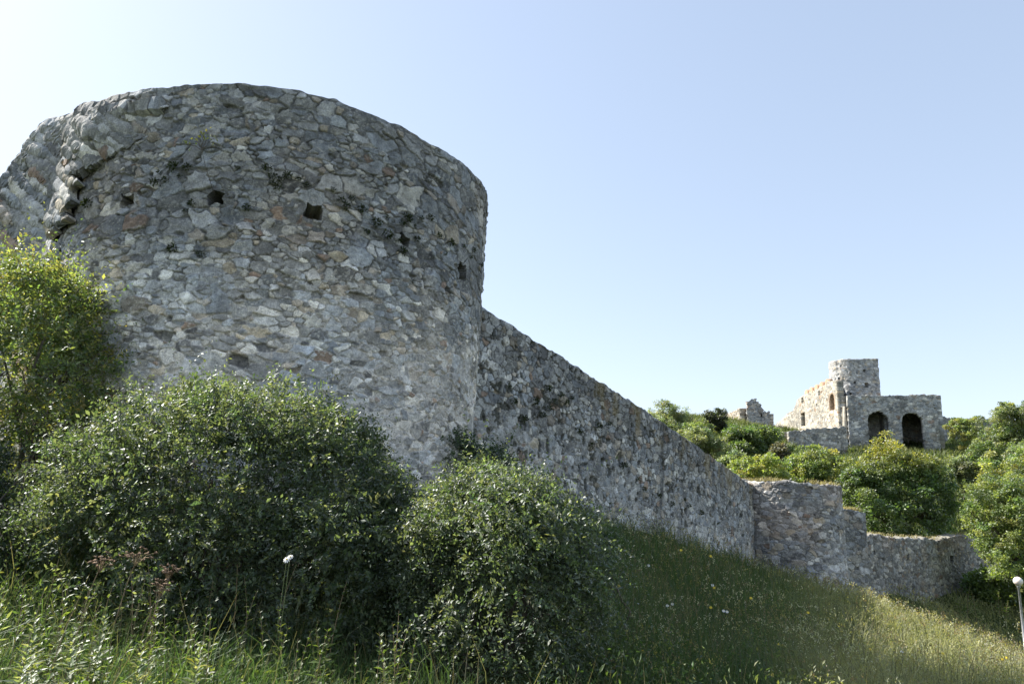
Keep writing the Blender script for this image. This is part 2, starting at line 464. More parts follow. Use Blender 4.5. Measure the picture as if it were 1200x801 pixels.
def limbs(base, tips, r0, r, n=7, wob=.12):
    parts = []
    base = np.array(base, float)
    for tp in tips:
        tp = np.array(tp, float); t = np.linspace(0, 1, n)[:, None]
        mid = base*(1-t)+tp*t; ln = np.linalg.norm(tp-base)
        mid[1:-1] += r.normal(size=(n-2, 3))*ln*wob*.3
        mid[:, 2] += np.sin(t[:, 0]*np.pi)*ln*.08
        parts.append(tube(mid, r0*(1-t[:, 0]*.85)+.004, 6))
    return parts

GREENS = [(.045, .075, .022), (.065, .10, .028), (.035, .06, .022), (.095, .13, .035), (.075, .09, .04)]
# ================================================================== ROUND TOWER
def tower_angle(px, py):
    d = ray(px, py); a = d[0]**2+d[1]**2; b = d[:2]@TC; c = TC@TC-TR**2
    disc = max(b*b-a*c, 0); s = (b-math.sqrt(disc))/a
    q = d*s
    return math.atan2(q[1]-TC[1], q[0]-TC[0]), q[2]

def build_tower():
    th = thing('round_tower', (TC[0], TC[1], -.5), 'massive round rubble stone tower in shade, nearest and largest of the fortress towers', 'tower')
    rim = [tower_angle(*q) for q in ((110, 124), (150, 108), (200, 101), (250, 97), (300, 98.5), (350, 106), (400, 120), (450, 140), (500, 166), (540, 191), (560, 209), (570, 224))]
    phi_c = math.atan2(-TC[1], -TC[0])                   # facing the camera
    vis = np.linspace(-1.62, 1.62, 1150); vis = phi_c+vis  # dense where it can be seen
    back = np.linspace(phi_c+1.62, phi_c-1.62+2*np.pi, 90)[1:-1]
    ph = np.concatenate([vis, back]); ph0 = phi_c
    ra = np.array([((a-ph0+np.pi) % (2*np.pi))-np.pi for a, z in rim]); rz = np.array([z for a, z in rim])
    o = np.argsort(ra); ra, rz = ra[o], rz[o]
    print('rim', ra.round(2), rz.round(2))
    rel = ((ph-ph0+np.pi) % (2*np.pi))-np.pi
    zt = np.interp(rel, ra, np.clip(rz, 6.6, 7.5))
    u = rel*TR
    holes = []
    for px, py, w, h in ((148, 235, .26, .24), (255, 232, .25, .22), (367, 247, .27, .25), (472, 283, .22, .18), (540, 318, .30, .28)):
        a, z = tower_angle(px, py); holes.append((((a-ph0+np.pi) % (2*np.pi)-np.pi)*TR, z, w, h))
    def hole_id(U, Z):
        k = np.zeros(U.shape, int)
        for i, (hu, hz, w, h) in enumerate(holes):
            du = U-hu+.06*vn(Z*9, U*6+i*5); dz = Z-hz+.06*vn(U*9, Z*6+i*3)
            k = np.where((np.abs(du) < w/2)&(np.abs(dz) < h/2), i+1, k)
        return k
    def disp(U, Z):
        d = np.where(hole_id(U, Z) > 0, -.55, 0.)
        d = d-.05*sst(.0, .5, fbm(U*.8, Z*.8, None, 77, 3))            # shallow losses of facing
        d = d+.05*fbm(U*.35, Z*.4, None, 78, 2)
        d = d+.045*sst(4.45, 4.2, Z+.25*vn(U*1.3, U*0, None, 8))        # lower facing a little proud
        return d
    def field(U, Z, a, b, s):
        white = sst(4.6, 1.2, Z+.8*fbm(U*.5, Z*.5, None, 15, 3))*.9*sst(-.45, .25, fbm(U*.9, Z*.9, None, 16, 4)+.1)
        white = np.maximum(white, .9*sst(1.0, 2.8, U)*sst(3.9, 2.2, Z)*sst(-.5, .2, fbm(U*1.1, Z*1.1, None, 19, 4)))
        h1, c1 = masonry_field(U, Z, .30, .19, 11, white=white)
        h2, c2 = masonry_field(U, Z, .165, .095, 12, white=white)
        k = sst(-.03, .03, fbm(U*1.6+3, Z*2.1, None, 21, 3)-.03-.10*sst(4.2, 3.4, Z)+.12*sst(5., 5.4, Z))   # coarse and fine zones
        h = h2*(1-k)+h1*k; c = c2*(1-k[..., None])+c1*k[..., None]
        g = .84+.55*sst(4.7, 3., Z)+.25*fbm(U*.6, Z*.7, None, 24, 4)
        warm = sst(.02, .3, fbm(U*.5+9, Z*.6, None, 25, 3))[..., None]
        c = c*g[..., None]*(1+warm*np.array((.06, .01, -.04)))
        return h*.92, c
    masonry_wall('tower_wall', np.stack([TC[0]+TR*np.cos(ph), TC[1]+TR*np.sin(ph)], -1), np.stack([np.cos(ph), np.sin(ph)], -1),
                 zt, np.full(len(ph), -1.3), 650, 1.3, .34, .22, 11, M_STONE, th, closed=True, u=u, field=field, dispfn=disp, top_amp=.022, niches=hole_id)
    return ph0
PH0 = build_tower()

def on_tower(px, py, out=0.):
    a, z = tower_angle(px, py)
    return np.array([TC[0]+(TR+out)*cos(a), TC[1]+(TR+out)*sin(a), z]), np.array([cos(a), sin(a), 0])

# ------------------------------------------------------------------ torn wall stub on the left of the tower
def build_stub():
    a0, _ = tower_angle(190, 200)
    n1 = 150
    aa = np.linspace(a0, a0-1.05+.35, n1)                 # round the tower to the left
    rr = TR+.03+.06*sst(0, .6, np.linspace(0, 1, n1))[:, None]*1.0
    rr = rr[:, 0]
    p1 = np.stack([TC[0]+rr*np.cos(aa), TC[1]+rr*np.sin(aa)], -1)
    nn1 = np.stack([np.cos(aa), np.sin(aa)], -1)
    d = np.array([-.93, .37]); n2 = 170
    p2 = p1[-1]+d*np.linspace(.012, 3.2, n2)[:, None]
    nd = np.array([-.37, -.93])
    w = sst(0, .5, np.linspace(0, 3.2, n2))[:, None]
    nn2 = unit(nn1[-1]*(1-w)+nd*w)
    xy = np.concatenate([p1, p2]); nr = np.concatenate([nn1, nn2])
    u = np.concatenate([[0], np.cumsum(np.linalg.norm(np.diff(xy, axis=0), axis=1))])
    px = proj(np.concatenate([xy, np.full((len(xy), 1), 6.0)], 1))[:, 0]
    # top: the tower's rim, then a stepped break going down to the left
    ztab = [(260, P(190, 104, 11)), (40, P(40, 145, 11.6))]
    def ztop_at(x, i):
        Y = xy[i, 1]
        pts = [(-200, 640), (-70, 580), (-40, 440), (-15, 290), (-5, 252), (3, 238), (8, 224), (15, 214), (21, 192), (28, 184), (34, 164), (40, 158), (46, 143), (52, 138), (100, 122), (150, 107), (200, 101), (260, 98)]
        y = np.interp(x, [p[0] for p in pts], [p[1] for p in pts])
        return P(x, y, Y)[2]
    zt = np.array([max(ztop_at(px[i], i), .3) for i in range(len(xy))])
    zt = np.minimum(zt, 6.97-.45*sst(75, 140, px))
    bl = [(120, 205), (150, 190), (166, 176), (176, 160), (190, 130), (205, 104), (214, 96), (262, 86), (268, 72), (285, 66), (340, 60), (420, 50), (560, 40)]
    def field(U, Z, a, b, s):
        q1, q2 = U*.84+Z*.54, Z*.84-U*.54                 # slabs tipped over to the left
        e, r, dx, dy = stones(q1, q2, .52, .115, 31, 3., .4)
        h, c = masonry_field(q1, q2, .52, .115, 31, rough=.7)
        c = c*(1-.7*sst(.09, -.04, e))[..., None]
        h = .6*h-.055*sst(.06, -.05, e)+sst(-.02, .05, e)*(.022*(r[3]-.4)+.075*np.clip(-dy, -.5, .5)+.07*dx*(r[4]-.5))+.04*fbm(U*1.1, Z*1.1, None, 33, 3)+.05*fbm(U*5, Z*8, None, 36, 5)
        xx = np.interp(U, u, xy[:, 0]); yy = np.interp(U, u, xy[:, 1])
        q = proj(np.stack([xx, yy, Z], -1).reshape(-1, 3))
        lim = np.interp(q[:, 1], [b_[0] for b_ in bl], [b_[1] for b_ in bl])
        wd = np.interp(q[:, 1], [172, 205], [85, 34])
        fd = sst(0, 1, (lim-q[:, 0])/wd).reshape(U.shape)
        upw = sst(212, 180, q[:, 1]).reshape(U.shape)
        h = h*(.4+.6*fd)-(.09+.18*upw)*(1-fd)
        return h, c*1.05*(1+.25*fbm(U*.8, Z*.8, None, 34, 3))[..., None]
    def cut(V):
        q = proj(V)
        lim = np.interp(q[:, 1], [b[0] for b in bl], [b[1] for b in bl])
        return q[:, 0] > lim+7*vn(q[:, 1]/7, q[:, 1]*0, None, 5)
    root = thing('broken_wall', (xy[-1, 0], xy[-1, 1], -.4), 'ragged torn stub of wall with tilted stones, half sunlit, at the left edge of the big round tower', 'wall')
    ob = masonry_wall('wall_stub', xy, nr, zt, np.full(len(xy), -1.), 380, .75, .26, .13, 31, M_STONE, root, u=u, field=field, cut=cut, top_amp=.04, batter=.022)
    # the torn edge of the facing where it stands proud of the tower
    ob.data.polygons.foreach_set('use_smooth', np.zeros(len(ob.data.polygons), bool))
    md = ob.modifiers.new('thickness', 'SOLIDIFY'); md.thickness = .16; md.offset = -1
build_stub()

# ================================================================== CURTAIN WALL
def build_curtain():
    th = thing('curtain_wall', (*A0, 0), 'long straight shaded rubble curtain wall running downhill from the big round tower', 'wall')
    tops = [on_line(*q, A0, B0) for q in ((560, 358), (568, 362), (600, 382), (650, 413), (700, 445), (750, 477), (800, 511), (850, 546), (878, 567), (903, 578))]
    tt = np.array([t for t, z in tops]); tz = np.array([z for t, z in tops]); print('cw', tt.round(2), tz.round(2))
    L = np.linalg.norm(B0-A0)
    s = np.linspace(0, 1, 1080); s = (.45*s+.55*s*s)*1.13   # finer close by, running on into the bastion
    xy = cw_at(s); e = (B0-A0)/L; n = np.array([e[1], -e[0]])
    zt = np.interp(s, tt, tz); zb = ground(xy[:, 0], xy[:, 1])-.7
    def field(U, Z, a, b, sd):
        zg = np.interp(U, s*L, zb+.7); hh = Z-zg
        white = .95*sst(2.6, .4, hh+.5*fbm(U*.4, Z*.5, None, 85, 3))*sst(-.4, .2, fbm(U*.7, Z*.7, None, 86, 4))
        h, c = masonry_field(U, Z, .205, .145, 51, mort=(.105, .104, .10), white=white)
        zt_ = np.interp(U, s*L, zt)
        band = sst(1.3, .5, zt_-Z+.3*fbm(U*.5, U*0, None, 87, 2))
        c = c*(1.08-.28*band)[..., None]*(1+.28*fbm(U*.45, Z*.5, None, 88, 4))[..., None]
        # dark water streak at the building seam and black moss specks in the joints
        seam = np.exp(-((U-11.3-.1*vn(Z*1.5, Z*0))/.17)**2)+.6*np.exp(-((U-16.6)/.16)**2)
        spk = .75*sst(.27, .36, fbm(U*5.2, Z*4.6, None, 90, 4)+.10*np.exp(-((hh-1.9)/.9)**2)-.06)
        c = c*(1-.55*np.clip(seam, 0, 1)*sst(.2, 1.2, hh))[..., None]
        c = c*(1-spk[..., None])+np.array((.028, .03, .02))*spk[..., None]
        lich = sst(.1, .3, fbm(U*1.2+4, Z*.5, None, 91, 3)-.05)*band*.5
        c = c*(1-lich[..., None])+np.array((.22, .17, .07))*lich[..., None]
        return h*.85-.05*spk, c
    masonry_wall('wall_face', xy, np.broadcast_to(n, xy.shape), zt, zb, 340, 1.0, .3, .2, 51, M_STONE, th, u=s*L, field=field, top_amp=.024,
                 dispfn=lambda U, Z: .07*fbm(U*.3, Z*.4, None, 92, 3))
build_curtain()

# ================================================================== BASTION and lower walls
def simple_field(seed, a, b, tint=(1, 1, 1), white=.25, gain=1.0):
    def f(U, Z, *_):
        w = white*sst(-.2, .3, fbm(U*.5, Z*.5, None, seed+7, 4))+U*0
        h, c = masonry_field(U, Z, a, b, seed, white=w)
        rust = sst(.05, .35, fbm(U*.35+7, Z*.4, None, seed+8, 3))[..., None]
        c = c*gain*(1+.3*fbm(U*.5, Z*.6, None, seed+9, 4))[..., None]*np.array(tint)*(1+rust*np.array((.10, .0, -.07)))
        return h*1.3, c
    return f

def build_bastion():
    th = thing('bastion', (*BC, -3.5), 'low rounded rubble bastion at the lower end of the long curtain wall', 'bastion')
    ph0 = math.atan2(-BC[1], -BC[0])
    rel = np.linspace(-1.75, 1.75, 420); ph = ph0+rel
    xy = np.stack([BC[0]+BR*np.cos(ph), BC[1]+BR*np.sin(ph)], -1)
    px = proj(np.concatenate([xy, np.full((len(xy), 1), 1.5)], 1))[:, 0]
    zt = np.array([P(x, np.interp(x, [870, 900, 940, 970, 985, 995], [567, 564, 562, 565, 569, 575]), y)[2] for x, y in zip(px, xy[:, 1])])
    zt = np.full(len(xy), np.median(zt))
    zb = ground(xy[:, 0], xy[:, 1])-.8
    masonry_wall('bastion_wall', xy, np.stack([np.cos(ph), np.sin(ph)], -1), zt, zb, 240, .9, .3, .2, 61, M_STONE, th, u=rel*BR,
                 field=simple_field(61, .25, .16, (1.0, .98, .97), .5, .95), top_amp=.05, batter=.02)
    # rough earth and rubble fill level with the wall head
    n = 60; a = np.linspace(-1.75, 1.75, n)+ph0
    q = []
    for f in np.linspace(.05, .82, 12):
        q.append(np.stack([BC[0]+BR*f*np.cos(a), BC[1]+BR*f*np.sin(a), np.full(n, zt.mean()-.12)+.1*vn(a*6, a*0+f*9)], -1))
    mesh_np('earth_fill', np.concatenate(q), grid_faces(12, n), plain_mat('dry_earth', (.22, .18, .11), .95), th)
build_bastion()

def build_low_walls():
    # short stepped pier right of the bastion
    a = P(985, 600, 36.2)[:2]; b = P(1014, 600, 36.6)[:2]
    s = np.linspace(0, 1, 90); xy = a+(b-a)*s[:, None]; e = unit(b-a); n = np.array([e[1], -e[0]])
    th = thing('wall_pier', (*a, -3.6), 'short stepped stub of stone wall between the rounded bastion and the far low wall', 'wall')
    zt = np.full(90, P(1000, 598, 36.4)[2]); zb = ground(xy[:, 0], xy[:, 1])-.8
    masonry_wall('wall_face', xy, np.broadcast_to(n, xy.shape), zt, zb, 170, 1.0, .3, .2, 71, M_STONE, th,
                 field=simple_field(71, .30, .19, (1, .99, .97), .3, .9), top_amp=.05)
    # long low wall
    a = P(1010, 640, 37.2)[:2]; b = P(1152, 640, 49)[:2]; b2 = a+(b-a)*1.55
    s = np.linspace(0, 1, 640); xy = a+(b2-a)*s[:, None]; L = np.linalg.norm(b2-a); e = unit(b-a); n = np.array([e[1], -e[0]])
    tops = [on_line(*q, a, b2) for q in ((1012, 626), (1050, 629), (1098, 632), (1112, 630), (1122, 627), (1150, 627), (1180, 634), (1200, 640))]
    zt = np.interp(s, [t for t, z in tops], [z for t, z in tops]); zb = ground(xy[:, 0], xy[:, 1])-1.0
    holes = [on_line(px, py, a, b2) for px, py in ((1099, 641), (1115, 654), (1064, 652), (1024, 647))]
    sz = [(.26, .5), (.42, .34), (.2, .4), (.2, .2)]
    def hole_id(U, Z):
        k = np.zeros(U.shape, int)
        for i, ((t, z), (w, h)) in enumerate(zip(holes, sz)):
            k = np.where((np.abs(U-t*L) < w/2)&(np.abs(Z-z) < h/2), i+1, k)
        return k
    th = thing('low_wall', (*a, -4.4), 'long low shaded stone wall crossing the hollow behind the street lamp', 'wall')
    masonry_wall('wall_face', xy, np.broadcast_to(n, xy.shape), zt, zb, 130, .9, .3, .2, 73, M_STONE, th, u=s*L,
                 field=simple_field(73, .24, .15, (1, .97, .92), .12, .82), dispfn=lambda U, Z: np.where(hole_id(U, Z) > 0, -.45, 0.)+.06*fbm(U*.3, Z*.3, None, 74, 3),
                 top_amp=.06, niches=hole_id)
build_low_walls()

# ================================================================== CASTLE ON THE HILL
def panel(name, p0, p1, prof, zb, openings, thick, parent, seed, gain=1., tint=(1, 1, 1), cell=.11, a=.30, b=.18, white=.6, rough=1., material=None):
    """upright ruined wall between two plan points; prof [(t, z)] gives its top; openings cut right through"""
    p0 = np.array(p0, float); p1 = np.array(p1, float); L = np.linalg.norm(p1-p0)
    nu = max(int(L/cell), 8); s = np.linspace(0, 1, nu+1)
    zt = np.interp(s, [q[0] for q in prof], [q[1] for q in prof])
    zt = zt+.04*vn(s*L/.6, s*0, None, seed)+.03*vn(s*L/.25, s*0, None, seed+1)
    nv = max(int((zt.max()-zb)/cell), 8)
    t = np.linspace(0, 1, nv+1)[:, None]
    Z = zb+(zt[None]-zb)*t; U = np.broadcast_to(s[None]*L, Z.shape)
    h, c = masonry_field(U, Z, a, b, seed, white=U*0+white*sst(-.3, .3, fbm(U*.4, Z*.4, None, seed+2, 3)), rough=rough)
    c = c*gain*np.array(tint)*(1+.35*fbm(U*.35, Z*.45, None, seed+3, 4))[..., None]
    e = (p1-p0)/L; n = np.array([e[1], -e[0]])
    h = h*.6*rough
    V = np.stack([p0[0]+e[0]*U+n[0]*h, p0[1]+e[1]*U+n[1]*h, Z], -1).reshape(-1, 3)
    F = grid_faces(nv+1, nu+1)
    cu = (U.ravel()[F]).mean(1); cz = Z.ravel()[F].mean(1)
    keep = np.ones(len(F), bool)
    for (u0, u1, z0, z1, arch) in openings:
        uc = (u0+u1)/2; rr = (u1-u0)/2
        ins = (cu > u0)&(cu < u1)&(cz > z0)&(cz < (z1-rr if arch else z1))
        if arch: ins |= (np.hypot(cu-uc, cz-(z1-rr)) < rr)&(cz >= z1-rr)
        keep &= ~ins
    C = c.reshape(-1, 3)
    for (u0, u1, z0, z1, arch) in openings:                # brick dressing round the opening
        if arch == 2:
            uc = (u0+u1)/2; rr = (u1-u0)/2; uu, zz = U.ravel(), Z.ravel()
            d = np.where(zz > z1-rr, np.hypot(uu-uc, zz-(z1-rr))-rr, np.where(zz > z0, np.abs(uu-uc)-rr, 9))
            k = sst(.38, .2, d)[:, None]; C = C*(1-k)+np.array((.27, .205, .15))*k*(.8+.4*hsh(np.floor(zz*6), np.floor(uu*3))[:, None])
    o = mesh_np(name, V, F[keep], material or M_STONE_FAR, parent, C)
    md = o.modifiers.new('thickness', 'SOLIDIFY'); md.thickness = thick; md.offset = 1
    o['_n'] = 0; del o['_n']
    return o, n

def uz(p0, p1, px, py):
    t, z = on_line(px, py, np.array(p0), np.array(p1)); return t*np.linalg.norm(np.array(p1)-np.array(p0)), z

def build_castle():
    base = P(1000, 530, 96)
    th = thing('castle_ruin', base, 'pale castle ruin on the hilltop with a round keep and two dark arches', 'castle')
    # --- arcade block
    fl = P(993, 500, 98)[:2]; fr = P(1098, 500, 95.0)[:2]
    ef = unit(fr-fl); back = np.array([-ef[1], ef[0]])*6.5
    zb = P(1045, 545, 95)[2]-1
    L = np.linalg.norm(fr-fl)
    top = [(t, z) for t, z in (on_line(*q, fl, fr) for q in ((993, 464), (1040, 464.5), (1098, 463)))]
    top[0] = (0, top[0][1]); top[-1] = (1, top[-1][1])
    ops = []
    for x0, x1, yt, yb in ((1014.5, 1038.5, 482.5, 524), (1053.5, 1078.5, 484, 531)):
        u0, zt_ = uz(fl, fr, x0, yt); u1, _ = uz(fl, fr, x1, yt); _, z0 = uz(fl, fr, x0, yb)
        ops.append((u0, u1, z0, zt_, 1))
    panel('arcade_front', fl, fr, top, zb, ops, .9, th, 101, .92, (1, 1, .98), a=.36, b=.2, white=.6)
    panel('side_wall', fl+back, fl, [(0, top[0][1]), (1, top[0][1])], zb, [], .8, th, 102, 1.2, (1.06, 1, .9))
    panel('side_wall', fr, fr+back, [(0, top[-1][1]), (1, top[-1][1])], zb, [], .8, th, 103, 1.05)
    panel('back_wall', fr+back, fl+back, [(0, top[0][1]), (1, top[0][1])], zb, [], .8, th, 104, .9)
    zroof = top[0][1]-.8
    q = np.array([[*fl, zroof], [*fr, zroof], [*(fr+back), zroof], [*(fl+back), zroof]]) + np.array([0, 0, 0])
    V = np.concatenate([q, q-np.array([0, 0, .5])]); F = np.array([[0, 1, 2, 3], [7, 6, 5, 4], [0, 4, 5, 1], [1, 5, 6, 2], [2, 6, 7, 3], [3, 7, 4, 0]])
    mesh_np('terrace_slab', V, F, plain_mat('old_vault', (.2, .19, .17), .95), th, smooth=False)
    # pier between the two bays and a rear vault wall
    pc = (ops[0][1]+ops[1][0])/2
    a = fl+ef*pc+unit(back)*.95; panel('vault_pier', a+unit(back)*4.5, a, [(0, zroof-.4), (1, zroof-.4)], zb, [], .9, th, 105, .8)
    # buttress, sunlit, at the left corner
    bl = fl-ef*.15; 
    zb1 = P(993, 462, 98)[2]
    V = []; 
    for z, w, o_ in ((zb, .55, .9), (P(990, 500, 98)[2], .5, .55), (P(990, 476, 98)[2], .35, .2)):
        c0 = bl-ef*w; d0 = -unit(back)*o_
        V += [[*(c0+d0), z], [*(bl+d0), z], [*bl, z], [*(c0), z]]
    F = [[0, 1, 5, 4], [1, 2, 6, 5], [2, 3, 7, 6], [3, 0, 4, 7], [4, 5, 9, 8], [5, 6, 10, 9], [6, 7, 11, 10], [7, 4, 8, 11], [8, 9, 10, 11]]
    mesh_np('buttress', np.array(V), np.array(F), plain_mat('pale_render', (.42, .38, .31), .9, 0, 2.), th, smooth=False)
    # --- keep: round to the left, flat on the right
    kl = P(1000, 440, 101)[:2]; kr = P(1030.5, 440, 100)[:2]
    ek = unit(kr-kl); nk = np.array([ek[1], -ek[0]])
    W = np.linalg.norm(P(978, 440, 101)[:2]-kl)
    pts = []
    flat = [kr-(kr-kl)*f for f in np.linspace(0, 1, 40)]
    c = kl-nk*W
    arc = [c+nk*W*math.cos(a)-ek*W*math.sin(a) for a in np.linspace(0, R(200), 90)[1:]]
    last = arc[-1]; rb = kr-nk*W*2
    rest = [last+(rb-last)*f for f in np.linspace(0, 1, 16)[1:]]+[rb+(kr-rb)*f for f in np.linspace(0, 1, 24)[1:-1]]
    xy = np.array(flat+arc+rest)
    T = np.roll(xy, -1, 0)-np.roll(xy, 1, 0); T = unit(T); nr = np.stack([-T[:, 1], T[:, 0]], -1)*1.0
    if ((xy+nr*.1-xy.mean(0))**2).sum(1).mean() < ((xy-xy.mean(0))**2).sum(1).mean(): nr = -nr
    u = np.concatenate([[0], np.cumsum(np.linalg.norm(np.diff(xy, axis=0), axis=1))])
    zk = P(1005, 420.5, 101)[2]
    kh = [(((np.array(P(x, y, 100.5)[:2])-kr)@-ek), P(x, y, 100.5)[2], w, h) for x, y, w, h in ((1015.3, 451, .42, .62), (1013, 434, .3, .3), (989, 455, .25, .4), (984, 441, .25, .3), (1003, 447, .25, .3), (998, 461, .3, .4))]
    def kid(U, Z):
        k = np.zeros(U.shape, int)
        for i, (hu, hz, w, h) in enumerate(kh): k = np.where((np.abs(U-hu) < w/2)&(np.abs(Z-hz) < h/2), i+1, k)
        return k
    keep = thing('tmp', base, 'tmp', 'tmp')
    masonry_wall('keep_tower', xy, nr, np.full(len(xy), zk), np.full(len(xy), zb+2), 130, .7, .4, .25, 111, M_STONE_FAR, th, closed=True, u=u,
                 field=lambda U, Z, *_: (lambda hc: (hc[0]*.9-.10*sst(.14, .2, fbm(U*1.6, Z*1.6, None, 113, 3)), hc[1]*1.05))(masonry_field(U, Z, .30, .19, 111, white=U*0+.35)),
                 dispfn=lambda U, Z: np.where(kid(U, Z) > 0, -.5, 0.), top_amp=.04, niches=kid)
    bpy.data.objects.remove(keep)
    # --- palace wall, sunlit, running back from the arcade
    w0 = P(914, 500, 121)[:2]; w1 = P(991, 500, 98.3)[:2]
    Lw = np.linalg.norm(w1-w0)
    prof = [on_line(*q, w0, w1) for q in ((912, 500), (917, 495), (922, 493), (925, 489), (928, 487), (930, 483), (935, 482), (938, 478), (941, 469), (944, 466), (960, 458), (975, 451), (977, 447), (991, 446))]
    prof[0] = (0, prof[0][1])
    wins = []
    for x0, x1, y0, y1, ar in ((945.5, 950.5, 484.5, 500.5, 0), (946, 948.5, 467, 472.5, 0), (966, 968.3, 458.5, 464.5, 0), (979.5, 985, 463, 482, 2), (975.5, 977, 467, 470.5, 0), (963.5, 965, 473, 476.5, 0), (929.5, 931, 483.5, 487, 0)):
        ua, za = uz(w0, w1, x0, y0); ub, _ = uz(w0, w1, x1, y0); _, zz = uz(w0, w1, x0, y1)
        wins.append((ua, ub, zz, za, ar))
    panel('palace_wall', w0, w1, prof, zb-1, wins, 1.0, th, 121, .95, (1.06, 1.0, .88), cell=.10, a=.32, b=.2, white=1., rough=.7)
    ew = unit(w1-w0); nw = np.array([ew[1], -ew[0]])
    wm = plain_mat('dark_recess', (.07, .062, .055), .95)
    for ua, ub, zz, za, ar in wins:                        # dark panel deep in each window, standing for the shade inside
        p = w0+ew*(ua-.1)-nw*.75; q2 = w0+ew*(ub+.1)-nw*.75; t2 = -nw*.1
        V = np.array([[*p, zz-.1], [*q2, zz-.1], [*q2, za+.1], [*p, za+.1], [*(p+t2), zz-.1], [*(q2+t2), zz-.1], [*(q2+t2), za+.1], [*(p+t2), za+.1]])
        mesh_np('window', V, np.array([[0, 1, 2, 3], [7, 6, 5, 4], [0, 4, 5, 1], [1, 5, 6, 2], [2, 6, 7, 3], [3, 7, 4, 0]]), wm, th, smooth=False)
    # brick merlons along its head
    brick = plain_mat('old_brick', (.36, .23, .15), .9, 0, 3.)
    mo, nm_ = None, 0
    pm = [(x, y) for x, y in ((945.5, 459.5), (951, 456.6), (957, 453.6), (963, 450.4), (969.5, 447.0))]
    for x, y in pm:
        t, z = on_line(x, y, w0, w1); c = w0+(w1-w0)*t
        wd = 1.35
        a = np.linspace(0, np.pi, 9)
        out = [(-wd*.5, -1.2), (wd*.5, -1.2)]+[(wd*.5*np.cos(k), .0+.55*np.sin(k)) for k in a]
        out = np.array(out)
        V = np.concatenate([[[*(c+ew*o_[0]+nw*.08), z-.1+o_[1]] for o_ in out], [[*(c+ew*o_[0]-nw*.6), z-.1+o_[1]] for o_ in out]])
        n = len(out); i = np.arange(n)
        sides = np.stack([i, (i+1) % n, (i+1) % n+n, i+n], -1)
        mesh_np('merlon', V, [sides, i[None][:, ::-1], (i+n)[None]], brick, th, smooth=False)
    # brick string course under the merlons
    ta, za = on_line(944, 466, w0, w1); tb, zb_ = on_line(975, 450.5, w0, w1)
    p = w0+(w1-w0)*ta; q2 = w0+(w1-w0)*tb
    V = np.array([[*(p+nw*.12), za-.3], [*(q2+nw*.12), zb_-.3], [*(q2+nw*.12), zb_], [*(p+nw*.12), za], [*(p-nw*.3), za-.3], [*(q2-nw*.3), zb_-.3], [*(q2-nw*.3), zb_], [*(p-nw*.3), za]])
    mesh_np('string_course', V, np.array([[0, 1, 2, 3], [7, 6, 5, 4], [0, 4, 5, 1], [1, 5, 6, 2], [2, 6, 7, 3], [3, 7, 4, 0]]), brick, th, smooth=False)
    # --- terrace wall in front, shaded, with a sunlit raking end
    t0 = P(922, 510, 96)[:2]; t1 = P(990, 510, 94.6)[:2]
    pr = [(0, P(922, 506, 96)[2]), (1, P(990, 500, 94.6)[2])]
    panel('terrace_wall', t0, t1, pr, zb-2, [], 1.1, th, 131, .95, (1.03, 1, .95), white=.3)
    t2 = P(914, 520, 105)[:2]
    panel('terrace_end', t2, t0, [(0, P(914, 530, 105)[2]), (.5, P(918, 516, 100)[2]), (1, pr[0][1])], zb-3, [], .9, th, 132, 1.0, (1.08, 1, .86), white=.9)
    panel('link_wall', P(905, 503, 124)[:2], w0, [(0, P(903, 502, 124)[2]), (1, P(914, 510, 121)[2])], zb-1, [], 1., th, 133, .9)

    # --- separate ruined block further left on the skyline
    b2 = P(880, 495, 112)
    t5 = thing('tower_ruin', b2, 'small broken tower ruin with a rounded lump on top, left of the castle', 'ruin')
    c0 = P(875, 490, 112)[:2]; c1 = P(901.5, 490, 111)[:2]; cb = P(846, 490, 124)[:2]
    zb2 = P(880, 512, 112)[2]-1.5
    pr = [on_line(*q, c0, c1) for q in ((874, 473), (876, 471), (880, 468.5), (884, 469), (888, 473), (891, 480), (892, 483.5), (897, 484), (902, 485))]
    pr[0] = (0, pr[0][1]); pr[-1] = (1, pr[-1][1])
    panel('block_front', c0, c1, pr, zb2, [], 1.6, t5, 141, .95)
    pl = [on_line(*q, cb, c0) for q in ((846, 487.5), (850, 487), (860, 485), (873, 480), (875, 478))]; pl[0] = (0, pl[0][1]); pl[-1] = (1, pl[-1][1])
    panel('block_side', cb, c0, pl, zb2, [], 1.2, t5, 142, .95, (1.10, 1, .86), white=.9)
    panel('block_back', c1, cb, [(0, pr[-1][1]), (1, pl[0][1])], zb2, [], .8, t5, 143, 1.)
    # --- rear curtain to the right of the arcade
    r0 = P(1097, 495, 104)[:2]; r1 = P(1215, 505, 118)[:2]
    t6 = thing('rear_wall', (*r0, P(1100, 520, 104)[2]), 'dark shaded wall on the ridge directly right of the arched castle block', 'wall')
    pr = [on_line(*q, r0, r1) for q in ((1099, 488), (1104, 490.5), (1160, 491.5), (1215, 498))]; pr[0] = (0, pr[0][1]); pr[-1] = (1, pr[-1][1])
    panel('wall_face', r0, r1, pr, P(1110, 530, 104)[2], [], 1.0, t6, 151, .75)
build_castle()

